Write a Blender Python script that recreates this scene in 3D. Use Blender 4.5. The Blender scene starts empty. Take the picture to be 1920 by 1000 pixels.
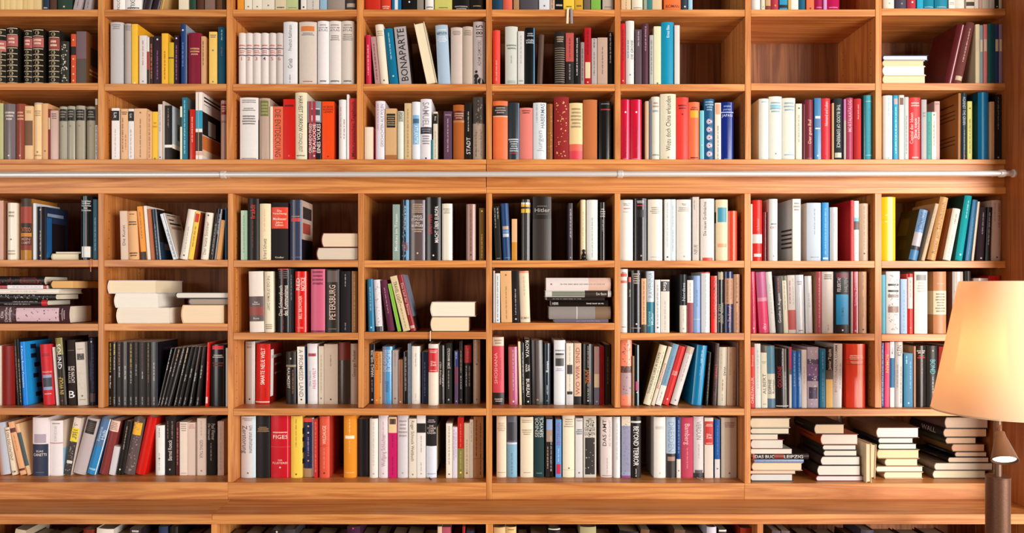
import bpy, bmesh, math, random
from mathutils import Matrix, Vector
SC = bpy.context.scene
COL = SC.collection

# ------------------------------------------------------------------ frame of reference
D = 2.65          # camera to front plane of the bookcase (metres); front plane is y = 0
S = .002          # metres per photo pixel on that plane
CX, CY = 950, 540 # principal point in the photo
ZC = .80 + (937 - CY) * S
def KX(px, y=0.0): return (px - CX) * S * (1 + y / D)
def KZ(py, y=0.0): return ZC + (CY - py) * S * (1 + y / D)

# ------------------------------------------------------------------ camera, light, exposure
cd = bpy.data.cameras.new('camera'); cam = bpy.data.objects.new('camera', cd); COL.objects.link(cam)
cam.location = (0, -D, ZC); cam.rotation_euler = (math.pi / 2, 0, 0)
cd.sensor_width = 36; cd.lens = 36 * (D / S) / 1920
cd.shift_x = (960 - CX) / 1920; cd.shift_y = (CY - 500) / 1920
cd.clip_start = .05
SC.camera = cam
w = bpy.data.worlds.new('room_daylight'); SC.world = w; w.use_nodes = True
bg = w.node_tree.nodes['Background']; bg.inputs[0].default_value = (1.0, .93, .86, 1); bg.inputs[1].default_value = 0.12
def area(name, loc, target, sx, sy, power, col):
    l = bpy.data.lights.new(name, 'AREA'); l.shape = 'RECTANGLE'; l.size = sx; l.size_y = sy; l.energy = power; l.color = col
    o = bpy.data.objects.new(name, l); COL.objects.link(o); o.location = loc
    o.rotation_euler = (Vector(target) - Vector(loc)).to_track_quat('-Z', 'Y').to_euler()
area('window_daylight', (4.1, -4.0, 1.75), (-.1, 0, 1.5), 3.0, 2.8, 570, (1.0, .95, .9))
area('left_fill_light', (-3.6, -3.9, 1.7), (.3, 0, 1.5), 2.0, 2.4, 110, (1.0, .95, .9))  # weak fill added from the left front; no window is known there
vs = SC.view_settings
vs.view_transform = 'Standard'; vs.look = 'None'; vs.gamma = 1; vs.use_curve_mapping = False; vs.exposure = -0.36

# ------------------------------------------------------------------ every book, shelf by shelf (photo crop units)
# C row bay ox oy scale board_edge [visible_foot] / x0 x1 top lean colour h|p [setback mm];printing and painted highlights... / L = lying book
DATA = """
C 0 1 0 0 1 17.5
-8 -1 -88 0 d8bc80 p
0 7.5 -88 0 dcc088 p
7.6 17.8 -88 0 d8bc82 p
18 29.4 -88 0 dcc088 p
29.6 42 -88 0 dfc48c p
42.2 50 -88 0 d4b67c p
50.2 62 -88 0 d9bd84 p
62.2 76.5 -88 0 d6ba84 p
78.5 90 -92 0 1f3145 h;h .93 .97 c8b8a0 1
91 104 -80 0 4a2f22 h
106.5 133.5 -95 0 2a3d33 h;D .93 cdbd96
136 150 -80 24 a79a9c p;v .5 .95 555055
157 169 -80 26 9a9094 p;v .5 .95 555055
C 0 2 0 0 1 17.5
211 233 -90 0 e5e2dc h;V .78 .98 222222 EDITION
234 264 -92 0 e2deda h;V .8 .97 222222 EXILE;h .93 .97 333333 1
266 280 -85 24 2c2028 h
282 296 -85 24 2a2026 h
298 304 -80 22 c09a60 p;S .4 .55 4a2a18
335 353 -75 0 ddd0b8 p
354 366 -80 0 22402c h
367.5 382 -85 0 4b2b1b h
384 402 -82 0 7a6055 p
404 417 -85 0 5a3a22 h
418 423.5 -85 0 3a2418 h
C 0 3 0 0 1 17.5
445 457 -85 0 e0922c p
458.5 472.5 -80 0 e5dcc8 p;D .92 888070
473.5 491 -80 0 e5dcc8 p;D .92 888070
491.5 514.5 -82 0 ded5c2 p;D .9 777777
516 536.5 -85 0 d5c6a5 p;h .92 .96 4a3a2a 1
537 559 -80 0 b5c08a p;h .93 .95 5a6038 1
560 563 -80 0 171411 p
564 574.5 -80 0 e3ded6 p;D .93 222222
575.5 598.5 -85 0 cfc7bd p;v .75 .97 6a625a
600 612.5 -75 0 8fb3c8 p
613.5 646 -85 0 93857a h
647.5 668 -82 0 4a403b h;P .86 .93 b0a090
C 0 4 0 0 1 17.5
684 713 -90 0 c22a18 h
714 733 -82 0 d0361c h;h .9 .97 e8c8b0 2
735 752 -85 0 1b6a9a p;S .3 .65 dde4e8
754 781 -85 0 191517 h;D .84 e8e0d8
782 794 -75 0 8d8478 p
797 813.5 -80 0 e6e2dc h;h .91 .95 444444 1
815 847.5 -85 0 c8c46a p;h .93 .96 4a4a20 1
849 880 -85 0 15120f h;h .9 .98 a8a098 2
881 907 -88 0 19140f h;h .9 .93 b09a70 1
C 0 5 0 0 1 17.5
922 942 -85 0 163f57 h
943 961 -88 0 d8604a h
963 973.5 -80 0 a8805a p
975 1010.5 -80 0 4d4a50 h
1011 1030.5 -75 0 d5d8dd p;D .9 555555
1031.5 1040 -75 0 c5a890 p;v .6 .95 444444
1041 1055 -75 0 181512 p;h .86 .92 d8d0c8 1
1056.5 1077 -80 0 e8c240 p;h .9 .94 6a5020 1;W e8d8b4 8a9098
1078 1093 -80 0 d0a232 p;h .88 .94 6a5020 1
1095 1107 -75 0 6b5f50 p
1108.5 1126.5 -75 0 7aae48 p
1130 1150 -75 0 b5a698 p;h .91 .94 7a6a5a 1
C 0 6 0 0 1 17.5
1165 1183 -80 0 d9bd95 p;v .6 .97 8a6a48
1185.5 1206 -85 0 e6dcc5 h;h .93 .96 999080 1
1207 1212.8 -75 0 9aa28a p
1213.2 1223 -75 0 3b7a78 p
1223.4 1241 -75 0 d8bc95 p
1246 1277 -85 0 e8713a h;H .88 .95 552211 ROMAN
1278 1290.5 -80 0 33424c h;D .92 d8d8d8
1291 1298.5 -75 0 9cc8de p
C 0 7 0 0 1 17.5
1410 1427 -85 0 dfe0dc h
1427.6 1434.5 -75 0 d8d0b8 p;D .92 a09880
1436 1445 -75 0 c8a078 p;B .9 .97 7a3028
1446.5 1461 -80 0 b03a48 h;D .9 d88a60
1462 1476.5 -75 0 2f8fb8 p;B .88 .94 14181c
1478 1483 -70 0 d0a868 p
1483.6 1497 -75 0 e0dcd2 p
1498 1511 -80 0 155b78 h
1512.5 1526.5 -75 0 e86f45 p;D .95 5a2a18
1528 1544 -80 0 a3174a h;h .92 .95 e0a0c0 1
1544.5 1550.5 -75 0 c890c0 p
1551 1575 -80 0 b0144e h;h .92 .95 e0a0c0 1
C 0 8 0 0 1 15.5
1658 1678 -85 0 e5ddca h;D .88 aaa498
1681 1701 -80 0 4a4350 h;D .88 8a8490
1702.5 1719 -85 0 b03a45 h;D .86 f0e0d8
1720 1731 -75 0 2aa0c0 p
1732 1752.5 -80 0 1d7f97 h;h .93 .96 a0d0dc 1
1754 1778 -80 0 1a7d96 h;h .93 .96 a0d0dc 1
1779.5 1790.5 -75 0 e4ded2 p;h .84 .9 a8a090 2
1791.5 1810 -80 0 e8e0d0 h
1812 1827 -75 0 dfd0b8 p;B .84 .92 3a3028
1827.6 1835 -70 0 e0d4c0 p
1836 1841.5 -70 0 d0a8a0 p
1842 1855 -75 0 d8c8b0 p
1855.8 1865 -75 0 e0d8c8 p
1866 1873 -70 0 282220 p;D .93 d8d0c8
1873.4 1879 -80 0 d8c4a8 p
C 1 1 0 0 4 155.5
-40 38 210 0 1c1812 h;B .22 .42 a85a58;G;h .25 .38 e0c8b0 2
42 126 200 0 1c1812 h;B .15 .34 a85a58;G;h .18 .3 e0c8b0 2
172 233 220 0 1c1812 h;B .16 .34 9a4a48;G;h .18 .3 e0c8b0 2
236 320 212 0 1c1812 h;B .16 .34 a85a58;G;h .18 .3 e0c8b0 2
358 440 224 0 1c1812 h;B .15 .36 8a4038;G;h .18 .32 e0c8b0 2
443 508 308 0 2b2c26 h;O b8b0a0
532 568 255 0 c44a28 p;B .25 .42 171210;D .12 e0b090;D .5 e0b090;D .65 e0b090;D .8 e0b090;D .93 e0b090
572 646 235 0 6f5a60 p;B .52 1 4a4038;F 0 1 0 1 6a4020;F .2 .8 .25 .6 2a2420;F .15 .85 .68 .72 b08a50;F .15 .85 .76 .79 b08a50
C 1 2 0 0 4 157
822 918 165 0 b8b6b6 h;h .03 .12 8a8888 3
930 986 176 0 aaa09a h;h .03 .12 857c78 3
987 1032 180 0 f0b838 p;F 0 1 0 1 e8a828;D .97 f0e8d8
1044 1100 266 0 d8d2ce p;u .1 .6 a05050;D .93 8088a0
1101 1118 280 0 d8d2ce p;B .3 .68 a02818;B .68 1 201818
1122 1148 275 0 3a2420 p;u .15 .9 d08050
1153 1208 270 0 2c1a26 p;u .3 .9 a05a90;D .07 e0d8d8
1212 1260 250 0 e8b030 p;u .35 .9 5a3810;F 0 1 0 1 e0a030
1264 1302 318 0 c8a828 p;B .35 .38 5a4810
1306 1340 265 0 2a1524 p;u .2 .9 a06a90;D .06 e0d8d8
1352 1390 180 0 1b3a70 h;u .3 .7 7090c0;D .1 d8d8e8;F 0 1 0 1 8a98a8
1408 1506 245 0 7a1830 h;h .28 .44 c8a070 3
1508 1540 272 0 c79a70 p;u .1 .6 5a3820
1568 1626 238 0 e3bd62 p;h .05 .12 6a6060 2;D .35 6a7080;D .94 8a8060
1636 1690 202 0 174a60 p;v .05 .25 9ab0b8;u .35 .5 7a4a68
C 1 3 430 0 3.84 157.2
63 115 236 0 dcd2cc h;B .29 .31 554a50;B .42 .44 554a50;h .22 .27 c06060 1;h .33 .4 c06060 2;H .45 .54 b05050 1
117 164 236 0 dcd2cc h;B .29 .31 554a50;B .42 .44 554a50;h .22 .27 c06060 1;h .33 .4 c06060 2;H .45 .54 b05050 2
166 223 236 0 dcd2cc h;B .29 .31 554a50;B .42 .44 554a50;h .22 .27 c06060 1;h .33 .4 c06060 2;H .45 .54 b05050 3
225 280 236 0 dcd2cc h;B .29 .31 3a2a48;B .42 .44 3a2a48;h .22 .27 c06060 1;h .33 .4 c06060 2;H .45 .54 5a4060 4
283 333 236 0 d4cac4 h;B .29 .31 703040;B .42 .44 703040;h .22 .27 c06060 1;h .33 .4 c06060 2;H .45 .54 b05050 5
335 383 236 0 c8beb8 h;B .29 .31 554a50;B .42 .44 554a50;h .22 .27 c06060 1;h .33 .4 c06060 2;H .45 .54 b05050 6
387 487 156 0 dcdcde h;U .05 .46 606068 Friedrich Rathmann;U .58 .74 606068 Grieb;u .84 .97 606068;F 0 1 0 1 8a8a68
500 626 156 0 cfc3b8 h;P .07 .15 d07a3a;h .17 .22 707078 2;h .93 .96 b05a40 1
633 714 150 0 e4dfdf h;h .05 .08 8a8080 1;H .09 .12 50505a NOVUM;H .125 .165 50505a ATLAS;h .92 .96 606060 1
716 802 150 0 dcd5d0 h;h .05 .08 8a8080 1;H .09 .12 70404a NOVUM;H .125 .165 70404a ATLAS;h .22 .31 908880 3;h .92 .96 606060 1
804 896 150 0 d2c7bc h;h .05 .08 8a8080 1;H .09 .12 50405a NOVUM;H .125 .165 50405a ATLAS;h .2 .31 908880 4;h .92 .96 606060 1
C 1 4 430 0 3.84 157.2
982 1020 250 -4 c81f46 h;v .2 .8 f0c0c8
1050 1086 262 -40 b58a86 p;v .15 .9 4a2428
1088 1146 172 -62 e8dcc6 h;h .1 .2 a89878 3;D .93 6a6050
1155 1220 200 -62 0d6f93 h;v .08 .55 b0d8e8;D .85 c0d8e0
1226 1312 188 -42 aba3a4 p;U .03 .95 1c1618 BONAPARTE;F 0 1 0 1 2a1814
1424 1500 155 -98 ecdfbe h;X
1504 1592 176 -22 a9bfd3 h;h .07 .1 f0f0f0 1;H .11 .17 1c2a38 NAPOLEON;h .19 .29 e8f0f8 4
1594 1678 196 0 c9b9ae h;h .06 .14 8a7870 3
1680 1752 190 0 bfae9e h;h .06 .16 8a7870 3
1756 1843 155 0 b9aba9 h;U .05 .26 241a1c 1815;U .3 .7 6a5a5a ADAM ZAMOYSKI;K
C 1 5 900 0 3.765 157.5
90 142 212 0 e8463c h;u .55 .95 f0b0a0
178 266 186 0 c9cdc4 h;h .3 .4 7a8078 2;u .5 .65 8a9088;h .92 .97 90a0a0 2
268 312 220 0 d3d4cf p;u .08 .6 a0a098;h .9 .95 a0a0a0 1
318 390 194 0 101216 h;h .09 .16 b8b8c0 2;H .2 .28 e0e0e8 HITLERS/KRIEG;S .86 .93 60b0e8
402 440 242 14 584238 h
528 602 224 0 2a2522 h;h .08 .2 b8a890 3;Z
606 662 232 0 b85450 p;B .55 1 1a1211;u .1 .5 5a1818;v .6 .9 a8a0a0
665 706 262 0 141110 p;v .02 .8 d8d0c8
711 736 298 0 9a8785 p;u .15 .9 4a3838
738 784 196 0 b01420 p;P .6 .88 d8c8a0;v .05 .5 4a0810;D .95 d8b0a0
788 826 270 0 b5a9a5 p;v .02 .2 1a1a1a;u .3 .8 6a5a58
830 900 265 0 bfa290 p;u .2 .8 5a4038
904 938 226 0 17100e p;v .02 .6 a89890
C 1 6 900 0 3.765 157.5
996 1024 166 0 c8202c p;v .1 .6 5a1010;D .93 f0d0c8
1030 1090 146 0 d8dbd6 h;v .3 .6 3a90b8;U .3 .6 222222 DIE GROSSE;D .84 8090a0
1096 1142 208 0 5a4c52 p;v .03 .3 c8b8c0
1146 1192 165 0 54303f h;v .05 .45 c09aa8
1198 1225 248 0 b3b1ad p;u .1 .8 6a6a68
1228 1278 186 0 dcdcb8 p;D .97 5a6a40
1282 1370 155 0 1290b5 h;U .05 .25 d8f0f8 Kreuz Blau
1374 1410 178 0 d6d2cb p
C 1 8 1390 0 3.623 155.8
L 960 1270 355 390 2a3560 w e0e4e8
L 960 1245 391 430 e0cca4 p e0cca4
L 960 1250 440 500 dfe3e4 w e8e8e0
L 960 1255 501 562 c8b890 p e6d4ac
1382 1440 160 112 5a1c20 h;S .55 .68 c8a0a8
1442 1500 145 128 6a3430 h;u .1 .65 d0a8a0;P .88 .95 c8b090
1592 1620 165 44 e0d0a8 p;P .25 .45 d8c8a8
1622 1642 170 44 88a0a8 p;P .25 .45 d8c8a8
1646 1672 165 44 d87a72 p;P .25 .45 d8c8a8
1678 1724 160 46 12585c p
1726 1752 165 40 2f4070 p;P .25 .45 e0c8a8
1754 1776 165 30 9a8098 p;P .25 .45 e0c8a8
C 2 1 0 150 6.25 298
-60 22 270 0 a9a878 h
38 165 278 0 6f6567 h;h .13 .3 d5c8c0 3;D .92 d5c8c0
178 288 278 0 8a4334 h;h .13 .3 d8a888 3;D .92 d8a888
290 382 305 0 d9b485 p;B .27 .73 6a4526;h .08 .14 a88050 2
390 485 265 0 e0c090 h;B 0 .03 b0a49a;h .13 .24 a88860 3;D .86 8a6040;h .9 .94 a88860 1
495 560 275 0 d2a070 p;D .84 8a5a30
565 585 340 0 7a2a2a p;B .17 .4 c8b090
590 675 358 0 c0a094 p;h .05 .18 7a5a55 3
688 775 310 0 9a9684 h;B .05 .27 15110e;h .08 .22 8a8272 3;D .37 77725f
780 866 305 0 9a9684 h;B .06 .27 15110e;h .08 .22 8a8272 3;D .37 77725f
880 980 300 0 9a9280 h;B .07 .27 15110e;h .09 .23 8a8272 3;D .37 77725f
1008 1110 310 0 8f8774 h;B .05 .26 15110e;h .08 .22 8a8272 3;D .36 77725f
1116 1142 220 0 e0d8cc p;B .1 .43 6a5030;v .45 .95 5a2a20
C 2 2 190 150 6.25 298.5
120 208 330 0 e0dcd8 p;B .05 .24 17130f;V .03 .24 e0dcd8 Lit;u .4 .95 b09a98
228 308 338 0 dcae82 p;h .05 .12 4a3018 2;u .18 .85 3a2410;v .5 .8 b05030
314 380 338 0 dfdad6 p;B .05 .24 17130f;V .03 .24 dfdad6 Lit;u .4 .95 9a8a90
384 530 335 0 d8ac84 p;D .08 8a6038;u .2 .95 6a4820
534 592 370 0 d8a878 p;u .05 .95 7a4420
596 660 372 0 f2b832 p;h .2 .35 d09020 2;D .97 8a6020
664 712 285 0 d0c4bc p;u .1 .5 a09088;D .95 3a3028
716 740 250 0 c0b0a4 h
741 828 300 0 17120e p;B .72 .77 e8e0d8;v .05 .4 8a7a68;F 0 1 0 .7 a8b4c0;F 0 1 .7 .78 e8e0d8;F .3 .9 .3 .6 58606c
922 944 310 0 e8dcc0 p;B .2 .38 14342c
946 1006 205 0 156e86 p;v .05 .9 a8d0d8;F 0 1 0 1 4a5458
1034 1096 345 0 b8200f p;u .15 .65 e8b8a0
1104 1182 140 0 e4ddd6 p;B .27 .54 1090b4;B .59 .87 2a2018;B .88 .93 d0a090;S .4 .48 b89070;F 0 1 0 1 e4ddd6;F .08 .96 .05 .075 2a2420;F .08 .96 .1 .125 2a2420;F .08 .4 .16 .17 6a5a50;F 0 .98 .28 .62 1a1818;F .3 .7 .38 .6 a8a8a0;F 0 .98 .63 .92 c8703a;F 0 .98 .84 .93 e0c0a8
1394 1468 238 0 a88478 h;P .06 .24 7a2018;h .09 .2 d0a890 3;h .34 .38 5a3a30 2
C 2 3 430 150 6.25 299.5
118 332 205 0 e0dcd8 h;h .03 .09 8a8480 2;h .16 .22 8a8480 2;h .28 .44 6a6664 4;h .96 .99 8a8480 1;F 0 1 .35 1 2a3440
346 470 212 0 b8a090 h;P .04 .29 6a7038;h .07 .27 a8a070 4
475 508 310 0 e8dcc8 p
510 628 310 0 e0684a p;V .05 .95 6a3018 DIE ENTDECKUNG
632 764 225 0 c8170a p;h .08 .14 4a0a08 1;D .93 e06050
768 905 145 0 ddd5b8 h;V .05 .58 1c1814 HARVEST SORROW;V .6 .88 6a5a40 CONQUEST;h .92 .95 6a6050 1
912 1078 248 0 221c20 h;B 0 .36 7a8890;P .12 .33 c8ccd0;P .14 .24 3a4448;S .1 .3 b02a38;S .38 .6 a82434;U .38 .88 f0e0d8 ORLANDO FIGES/TRAGODIE/EINES VOLKES;D .93 e0d0c0
1086 1228 252 0 e84a18 p;H .07 .2 3a1008 DIE GROSSE/ILLUSION/LENIN;F 0 1 0 1 a83010;D .94 8a2a10
1280 1372 230 0 e4e0de h;u .12 .65 c88890;v .33 .65 6a2020;F 0 1 0 1 d8d8d8
1376 1402 170 0 e4e0de p
1404 1496 215 0 c83a3a p;U .05 .95 5a1010 Mein russisches Tagebuch
C 2 4 670 150 6.25 300
85 185 552 0 e8dcc4 p;F 0 1 0 1 d86a70
210 322 245 0 e2dee4 h;u .05 .5 c8788a;U .05 .78 6a6a8a GESCHICHTEN AUS POLEN;S 0 .12 e8a8b8
328 460 335 0 d2a878 p;P .1 .37 1a1512;h .13 .34 a89068 5;B .9 1 a86838
468 548 365 0 dce0d4 h;P .01 .22 b0b0a0;V .02 .21 4a4a40 PORT;F 0 1 0 1 d8e4da
553 632 272 0 d0b486 p;u .1 .95 8a6a40
638 736 255 0 dfe2e6 h;P .23 .73 78b0d8;P .29 .37 3a6080;V .4 .72 dfe8f0 ATLANTIK;F 0 1 0 1 d0d8e0
740 868 222 0 e0dce0 h;V .05 .45 8a8490 SAMUEL;B .46 .57 222228;h .48 .55 8a8a98 2;h .59 .75 8a8490 4;D .97 303058
872 888 700 0 188a90 p
890 940 372 0 dcd4c0 p;B .04 .25 15110e;V .04 .24 e8e0d0 fine;u .4 .95 a09888
1014 1108 368 0 5a3e52 p;u .15 .85 c8a8b8;h .05 .1 a888a0 1
1122 1256 290 0 a8581e h;B .11 .28 5a1410;h .14 .26 d0a080 3;B .28 .32 b87038
1262 1340 270 0 1a1512 p;v .15 .5 c0b8a8;U .6 .9 e0d8d0 STADT
1354 1490 200 0 a8907e h;B 0 .42 3a3028;O 8a7868;v .55 .95 5a4838;v .55 .95 5a4838
C 2 5 910 150 6.25 300
90 262 245 0 e0703e h;B .08 .25 1f1a1a;h .1 .22 b0a098 3;B .25 .27 e8b8a0;F 0 1 0 1 d86a3a
270 398 265 0 2c3238 h;B .63 .65 c0c8d0;h .66 .86 c0c8d0 5;h .86 .9 b03838 1;S .9 .98 4a80a8
402 556 325 0 d87a70 h;h .04 .12 7a2a28 2
562 714 265 0 d8dee2 h;u .03 .35 8098a8;U .02 .45 406078 HABERMAS;U .48 .85 98a8b0 Jurgen
722 790 280 0 8a5018 h;Q b87828
806 980 198 0 8a1c1c h;O d8a060
986 1142 268 0 e8c890 h;B .72 .84 e0604a;B .84 1 d83a48;h .08 .45 a09070 6
1150 1312 230 0 b86a38 h;F 0 1 0 1 a85a28
1334 1480 250 0 17110f h;h .03 .06 8a8080 1;h .12 .16 b02a20 1;F 0 1 0 1 221816
C 2 6 1150 150 6.25 299.5
88 198 228 0 c41438 h;S .7 .82 e070a0;D .21 f0e8f0;u .45 .95 6a0820;h .97 .99 e0a0b8 1
206 335 228 0 c81434 h;S .68 .84 e070a0;D .21 f0e8f0;u .45 .95 6a0820;h .97 .99 e0a0b8 1
376 415 248 0 c8aa88 p
418 444 240 0 5a5c68 p
450 545 195 0 dedac8 h;h .08 .18 b08a88 2;h .2 .26 90a8b0 1;h .9 .94 8a8a80 1
554 736 162 0 ded8be h;U .03 .86 1c1814 Wozu doch China erkunden;D .96 8a8470
738 884 202 0 e83e34 h;h .11 .2 5a1010 2;D .27 4a0a0a;F 0 1 0 1 d83028
888 1014 258 0 f07248 h;h .08 .14 5a1a08 2;P .15 .27 f0a828;h .94 .98 5a1a08 1;F 0 1 0 1 d85a30
1016 1064 358 0 70c0cc p;D .7 a0d8e0
1068 1186 222 0 1a5680 h;h .03 .2 a0c0d8 4;J e0b8c8
1192 1262 268 0 e0d8c8 p;P .02 .2 d89a78;u .4 .98 6a5a50
1266 1412 258 0 12287a h;h .05 .1 8098d0 1;H .11 .15 a0b0e0 JAPAN;B .17 .185 c0c8e8;H .2 .26 c0c8e8 JAPAN;h .97 .99 8098d0 1;S .78 .82 a0b8e8
C 2 7 1400 150 6.25 298.5
150 262 218 0 dde2d8 h;h .04 .07 90c0d0 1;F 0 1 0 1 8a5a28
266 418 192 0 dfe2d6 h;h .08 .26 88a8b8 4;P .13 .18 88c8d8;D .9 8a8a80
424 576 210 0 dfe2d4 h;h .06 .22 90b0c0 3;h .9 .93 90b0d0 1
578 648 278 0 d8d8c4 p;D .08 4a5a50;u .2 .7 8a8a78
656 688 285 0 5a2020 p
690 786 230 0 7a2838 h;U .33 .73 d0b090 Der gute Ruf;h .96 .98 c08080 1
796 872 212 0 3a7aac p;P .29 .5 d0d4e0;P .33 .48 3a6aa0;D .93 c0d8e8
880 986 215 0 d8303c h;U .05 .45 f0c0c0 Niemand und Leben;D .93 8a2028;F 0 1 0 1 b82830
1004 1022 270 0 d8a878 p
1026 1128 215 0 22282e h;V .1 .8 c0c8c0 THE BLOOD OF EXPERIENCE;P .88 .96 c0c8b0
1142 1162 225 0 c07ab0 p;B .35 1 a8b8a0
1166 1254 208 0 a83c58 h;U .03 .55 d8a0b0 MORTALKATALOG;B .46 .465 6a2038;u .6 .9 8a5070
1264 1352 218 0 b82a2c h;u .1 .35 e0a0a0
1366 1392 180 0 1a4a50 p
1394 1480 178 0 48a8b8 h;B .09 .1 a8d8e0;B .92 .93 a8d8e0;u .2 .85 3a8898
C 2 8 1650 150 6.25 298
46 158 180 0 dde4e0 h;u .04 .32 60a0a8;u .42 .7 a0b8b8;D .97 70b0b0
160 212 180 0 1098c0 p;P .05 .14 c89aa0;u .18 .9 c0e8f0
222 284 178 0 dcdcd8 p;P .04 .15 6a4038;u .2 .9 a8b0c8;S 0 .2 c8a880
288 336 200 0 b8c0bc p;u .3 .9 7a8080
344 484 205 0 d83a3e h;h .07 .15 f0c8c0 2;U .24 .74 f0d8d0 Capital der Ideen/Eine neue/Geschichte;h .94 .98 f0c8c0 1
488 548 230 0 a8a2a2 p;h .2 .3 8a8484 2
550 604 375 0 2a9088 p;u .2 .9 106058
608 660 375 0 d8dcc8 p;D .06 4a5a50;u .2 .7 5a6a60
640 702 250 0 c09890 p 30;h .03 .06 8a7078 1
914 944 155 6 a06830 p;E 0 1 0 1 9a5f26;E .15 .7 .14 .16 4a2810;E .1 .75 .24 .255 4a2810;E .1 .75 .3 .315 4a2810;E .1 .75 .36 .375 4a2810;E .1 .75 .62 .635 4a2810;E .1 .75 .68 .695 4a2810;E .1 .75 .74 .755 4a2810;E .55 .9 .9 .97 3a2430
946 1020 150 -8 23343e h;V .06 .48 a8b4b8 AGAINST THE GRAIN;u .55 .85 7a8a90;D .94 b03030
1024 1078 250 -4 d0d070 p;u .3 .9 5a5a28;D .12 5a5a28
1160 1284 142 0 0d6ea0 h;S .28 .42 3a98c0;E 0 1 0 1 0a4a58
1288 1342 255 0 d8aa7c p
1352 1420 170 0 17181c p;v .04 .55 7a7a7c;D .96 a8a8a8
C 3 1 0 350 6.25 487.5
-45 38 165 0 b07860 p;F 0 1 0 1 8a5a40
75 182 190 0 e2d8c8 h;h .14 .26 9a8a78 2;D .64 7a6a58;h .82 .92 a89a8a 2
232 358 140 0 a8702c h;B 0 .13 3a2c20;B .13 .4 943a2c;B .4 .45 2a2018;B .45 .56 2c1a14;H .46 .55 c87038 TATTOO;B .56 .62 b8782c;B .62 .76 4a1c14;H .63 .75 b88878 MEIN/KAMPF;B .76 .84 7a2c20
384 416 195 0 ccd0d4 p
420 528 235 0 1a171c h;u .45 .85 a89890;D .92 c89a70;D .06 a8a0a0;F 0 1 0 1 1c2c48;F .05 .8 .12 .18 8090a8;F .1 .9 .3 1 181014;F .02 .25 .2 .95 1c5a90
L 550 880 785 862 c8b898 w e8d8b8
L 605 925 735 757 3a2a28 w e8d4b8
936 1070 110 0 12110f h;H .06 .24 e0dcd8 Sebastian/Haffner/Geschichte/der/Deutschen;B .79 .97 12110f;P .79 .96 d8d4cc;S .3 .36 70a0b0
1086 1145 150 0 0e4258 p;v .3 .85 70a0b0;R c07050 .045 .004
C 3 2 190 350 6.25 487.5
228 310 285 -14 d0b8a4 p;U .1 .9 4a3a30 Die Kunst;B 0 .1 d0b8a4
316 432 285 -30 d8a878 h;h .05 .08 4a2a18 1;h .2 .3 4a2a18 2;h .84 .94 4a2a18 2
468 530 230 -82 e09030 p;B .85 1 2a1c18;v .1 .6 8a4a18
540 578 225 -100 dcd2c4 p
582 624 262 -98 a8603c p
628 690 262 -108 1e3040 h;v .3 .9 7a90a0;F 0 1 0 .65 14100f;F 0 1 .65 1 20384a;F .3 .8 .68 .8 8a6a60
842 898 310 -160 cfd4dc p;S .68 .76 30343c;v .35 .95 4a4a50;F 0 1 0 1 b8a898;F .1 .7 .03 .05 3a2820;F .15 .5 .12 .15 2a2420;F .15 .9 .2 .24 2a2420;F .2 .9 .28 .34 8a6a58
910 1008 260 100 e0d6ca h;u .35 .85 a09890;D .92 4a4038
1016 1076 290 88 eac040 p;P .04 .22 c81818;u .3 .75 8a5818;F 0 1 0 1 6a3020
1156 1240 300 60 e2d6c4 h;D .06 4a4038;U .2 .9 7a6a60 Der letzte Sommer
1266 1340 255 78 1a1a20 h;u .3 .9 c0b8b8;u .1 .5 888898
1342 1390 390 60 c89058 p
1450 1472 250 0 12486e p
C 3 3 430 350 6.25 488
135 204 280 0 9ab89c p;u .1 .85 6a8a70;S 0 .12 c8d0c4
208 338 140 0 1c1511 h;U .1 .33 d03028 Irakli;u .35 .8 6a201c
350 478 200 0 ead8b4 h;u .1 .5 e0b070;U .62 .98 4a3a2a Erhard Schuetz
490 682 188 0 191415 h;B .08 .45 d83c20;H .12 .21 f0e0c8 Die/Verachtung;H .25 .31 f0e0c8 Moskauer;H .32 .41 f0e0c8 Jahre/Leben;H .93 .97 d8c8b8 Kindler
706 842 155 0 363a50 h;h .26 .29 b09080 1;P .3 .36 b83838;S .92 1 4a6a98;h .94 .96 6a70a0 1;F 0 1 0 1 c8b0a0;F .1 .9 .1 .3 3a3030;F .1 .8 .37 .55 a84a40;F 0 1 .65 1 181214
L 1075 1510 525 695 5a1818 wl e4ccb0
L 1018 1510 712 862 5a2018 wl d8c8b4
C 3 4 670 350 6.25 488.5
414 496 210 0 8aa098 p;U .1 .9 e0e4e0 Moskau im Traum;E 0 1 0 1 2a1810
512 606 155 0 1c2432 h;S .6 1 4a88b0;v .1 .5 c0d0e0;P .7 .84 6a3038;O 6090b0
618 792 155 0 5a4a48 h;h .06 .22 c0a890 5;H .25 .45 e0d4cc WEG/STUHLUNG/der/BURGER;h .47 .54 c0a890 2;D .88 c8c0c0;S .86 .94 8a88a0
806 976 125 0 1a1718 h;U .27 .58 c03a30 ERNST PIPER;U .14 .72 e4e0dc MACHT ÜBER EUROPA;D .92 e0dcd8;S .92 1 3c4250
992 1112 200 0 e2dcca h;h .08 .18 a09a88 3;F 0 1 0 1 2c1a14
1276 1386 205 0 9a7468 h;u .1 .85 5a3830;D .9 4a2a30
1428 1492 252 0 6a4a18 p;D .06 d8b868;u .5 .95 c8a060
C 3 5 910 350 6.25 488.5
118 192 230 -30 1c1c18 p;v .03 .42 a8b0a8;v .03 .25 a8b0a8;h .95 .98 8a9080 1
208 300 195 -30 0d3c70 h;P .4 .46 b89a80;P .47 .52 5a88b8;P .53 .59 b8c0d0;h .94 .97 5a80b0 1
310 372 380 0 e2b080 p;B .56 1 c88818
420 524 150 0 181414 h;B .05 .08 e8e8e0;B .08 .12 f0b828;B .12 .15 181414;B .155 .22 f0b828;S .88 .95 8a8890;S .4 .5 4a4440
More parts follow.
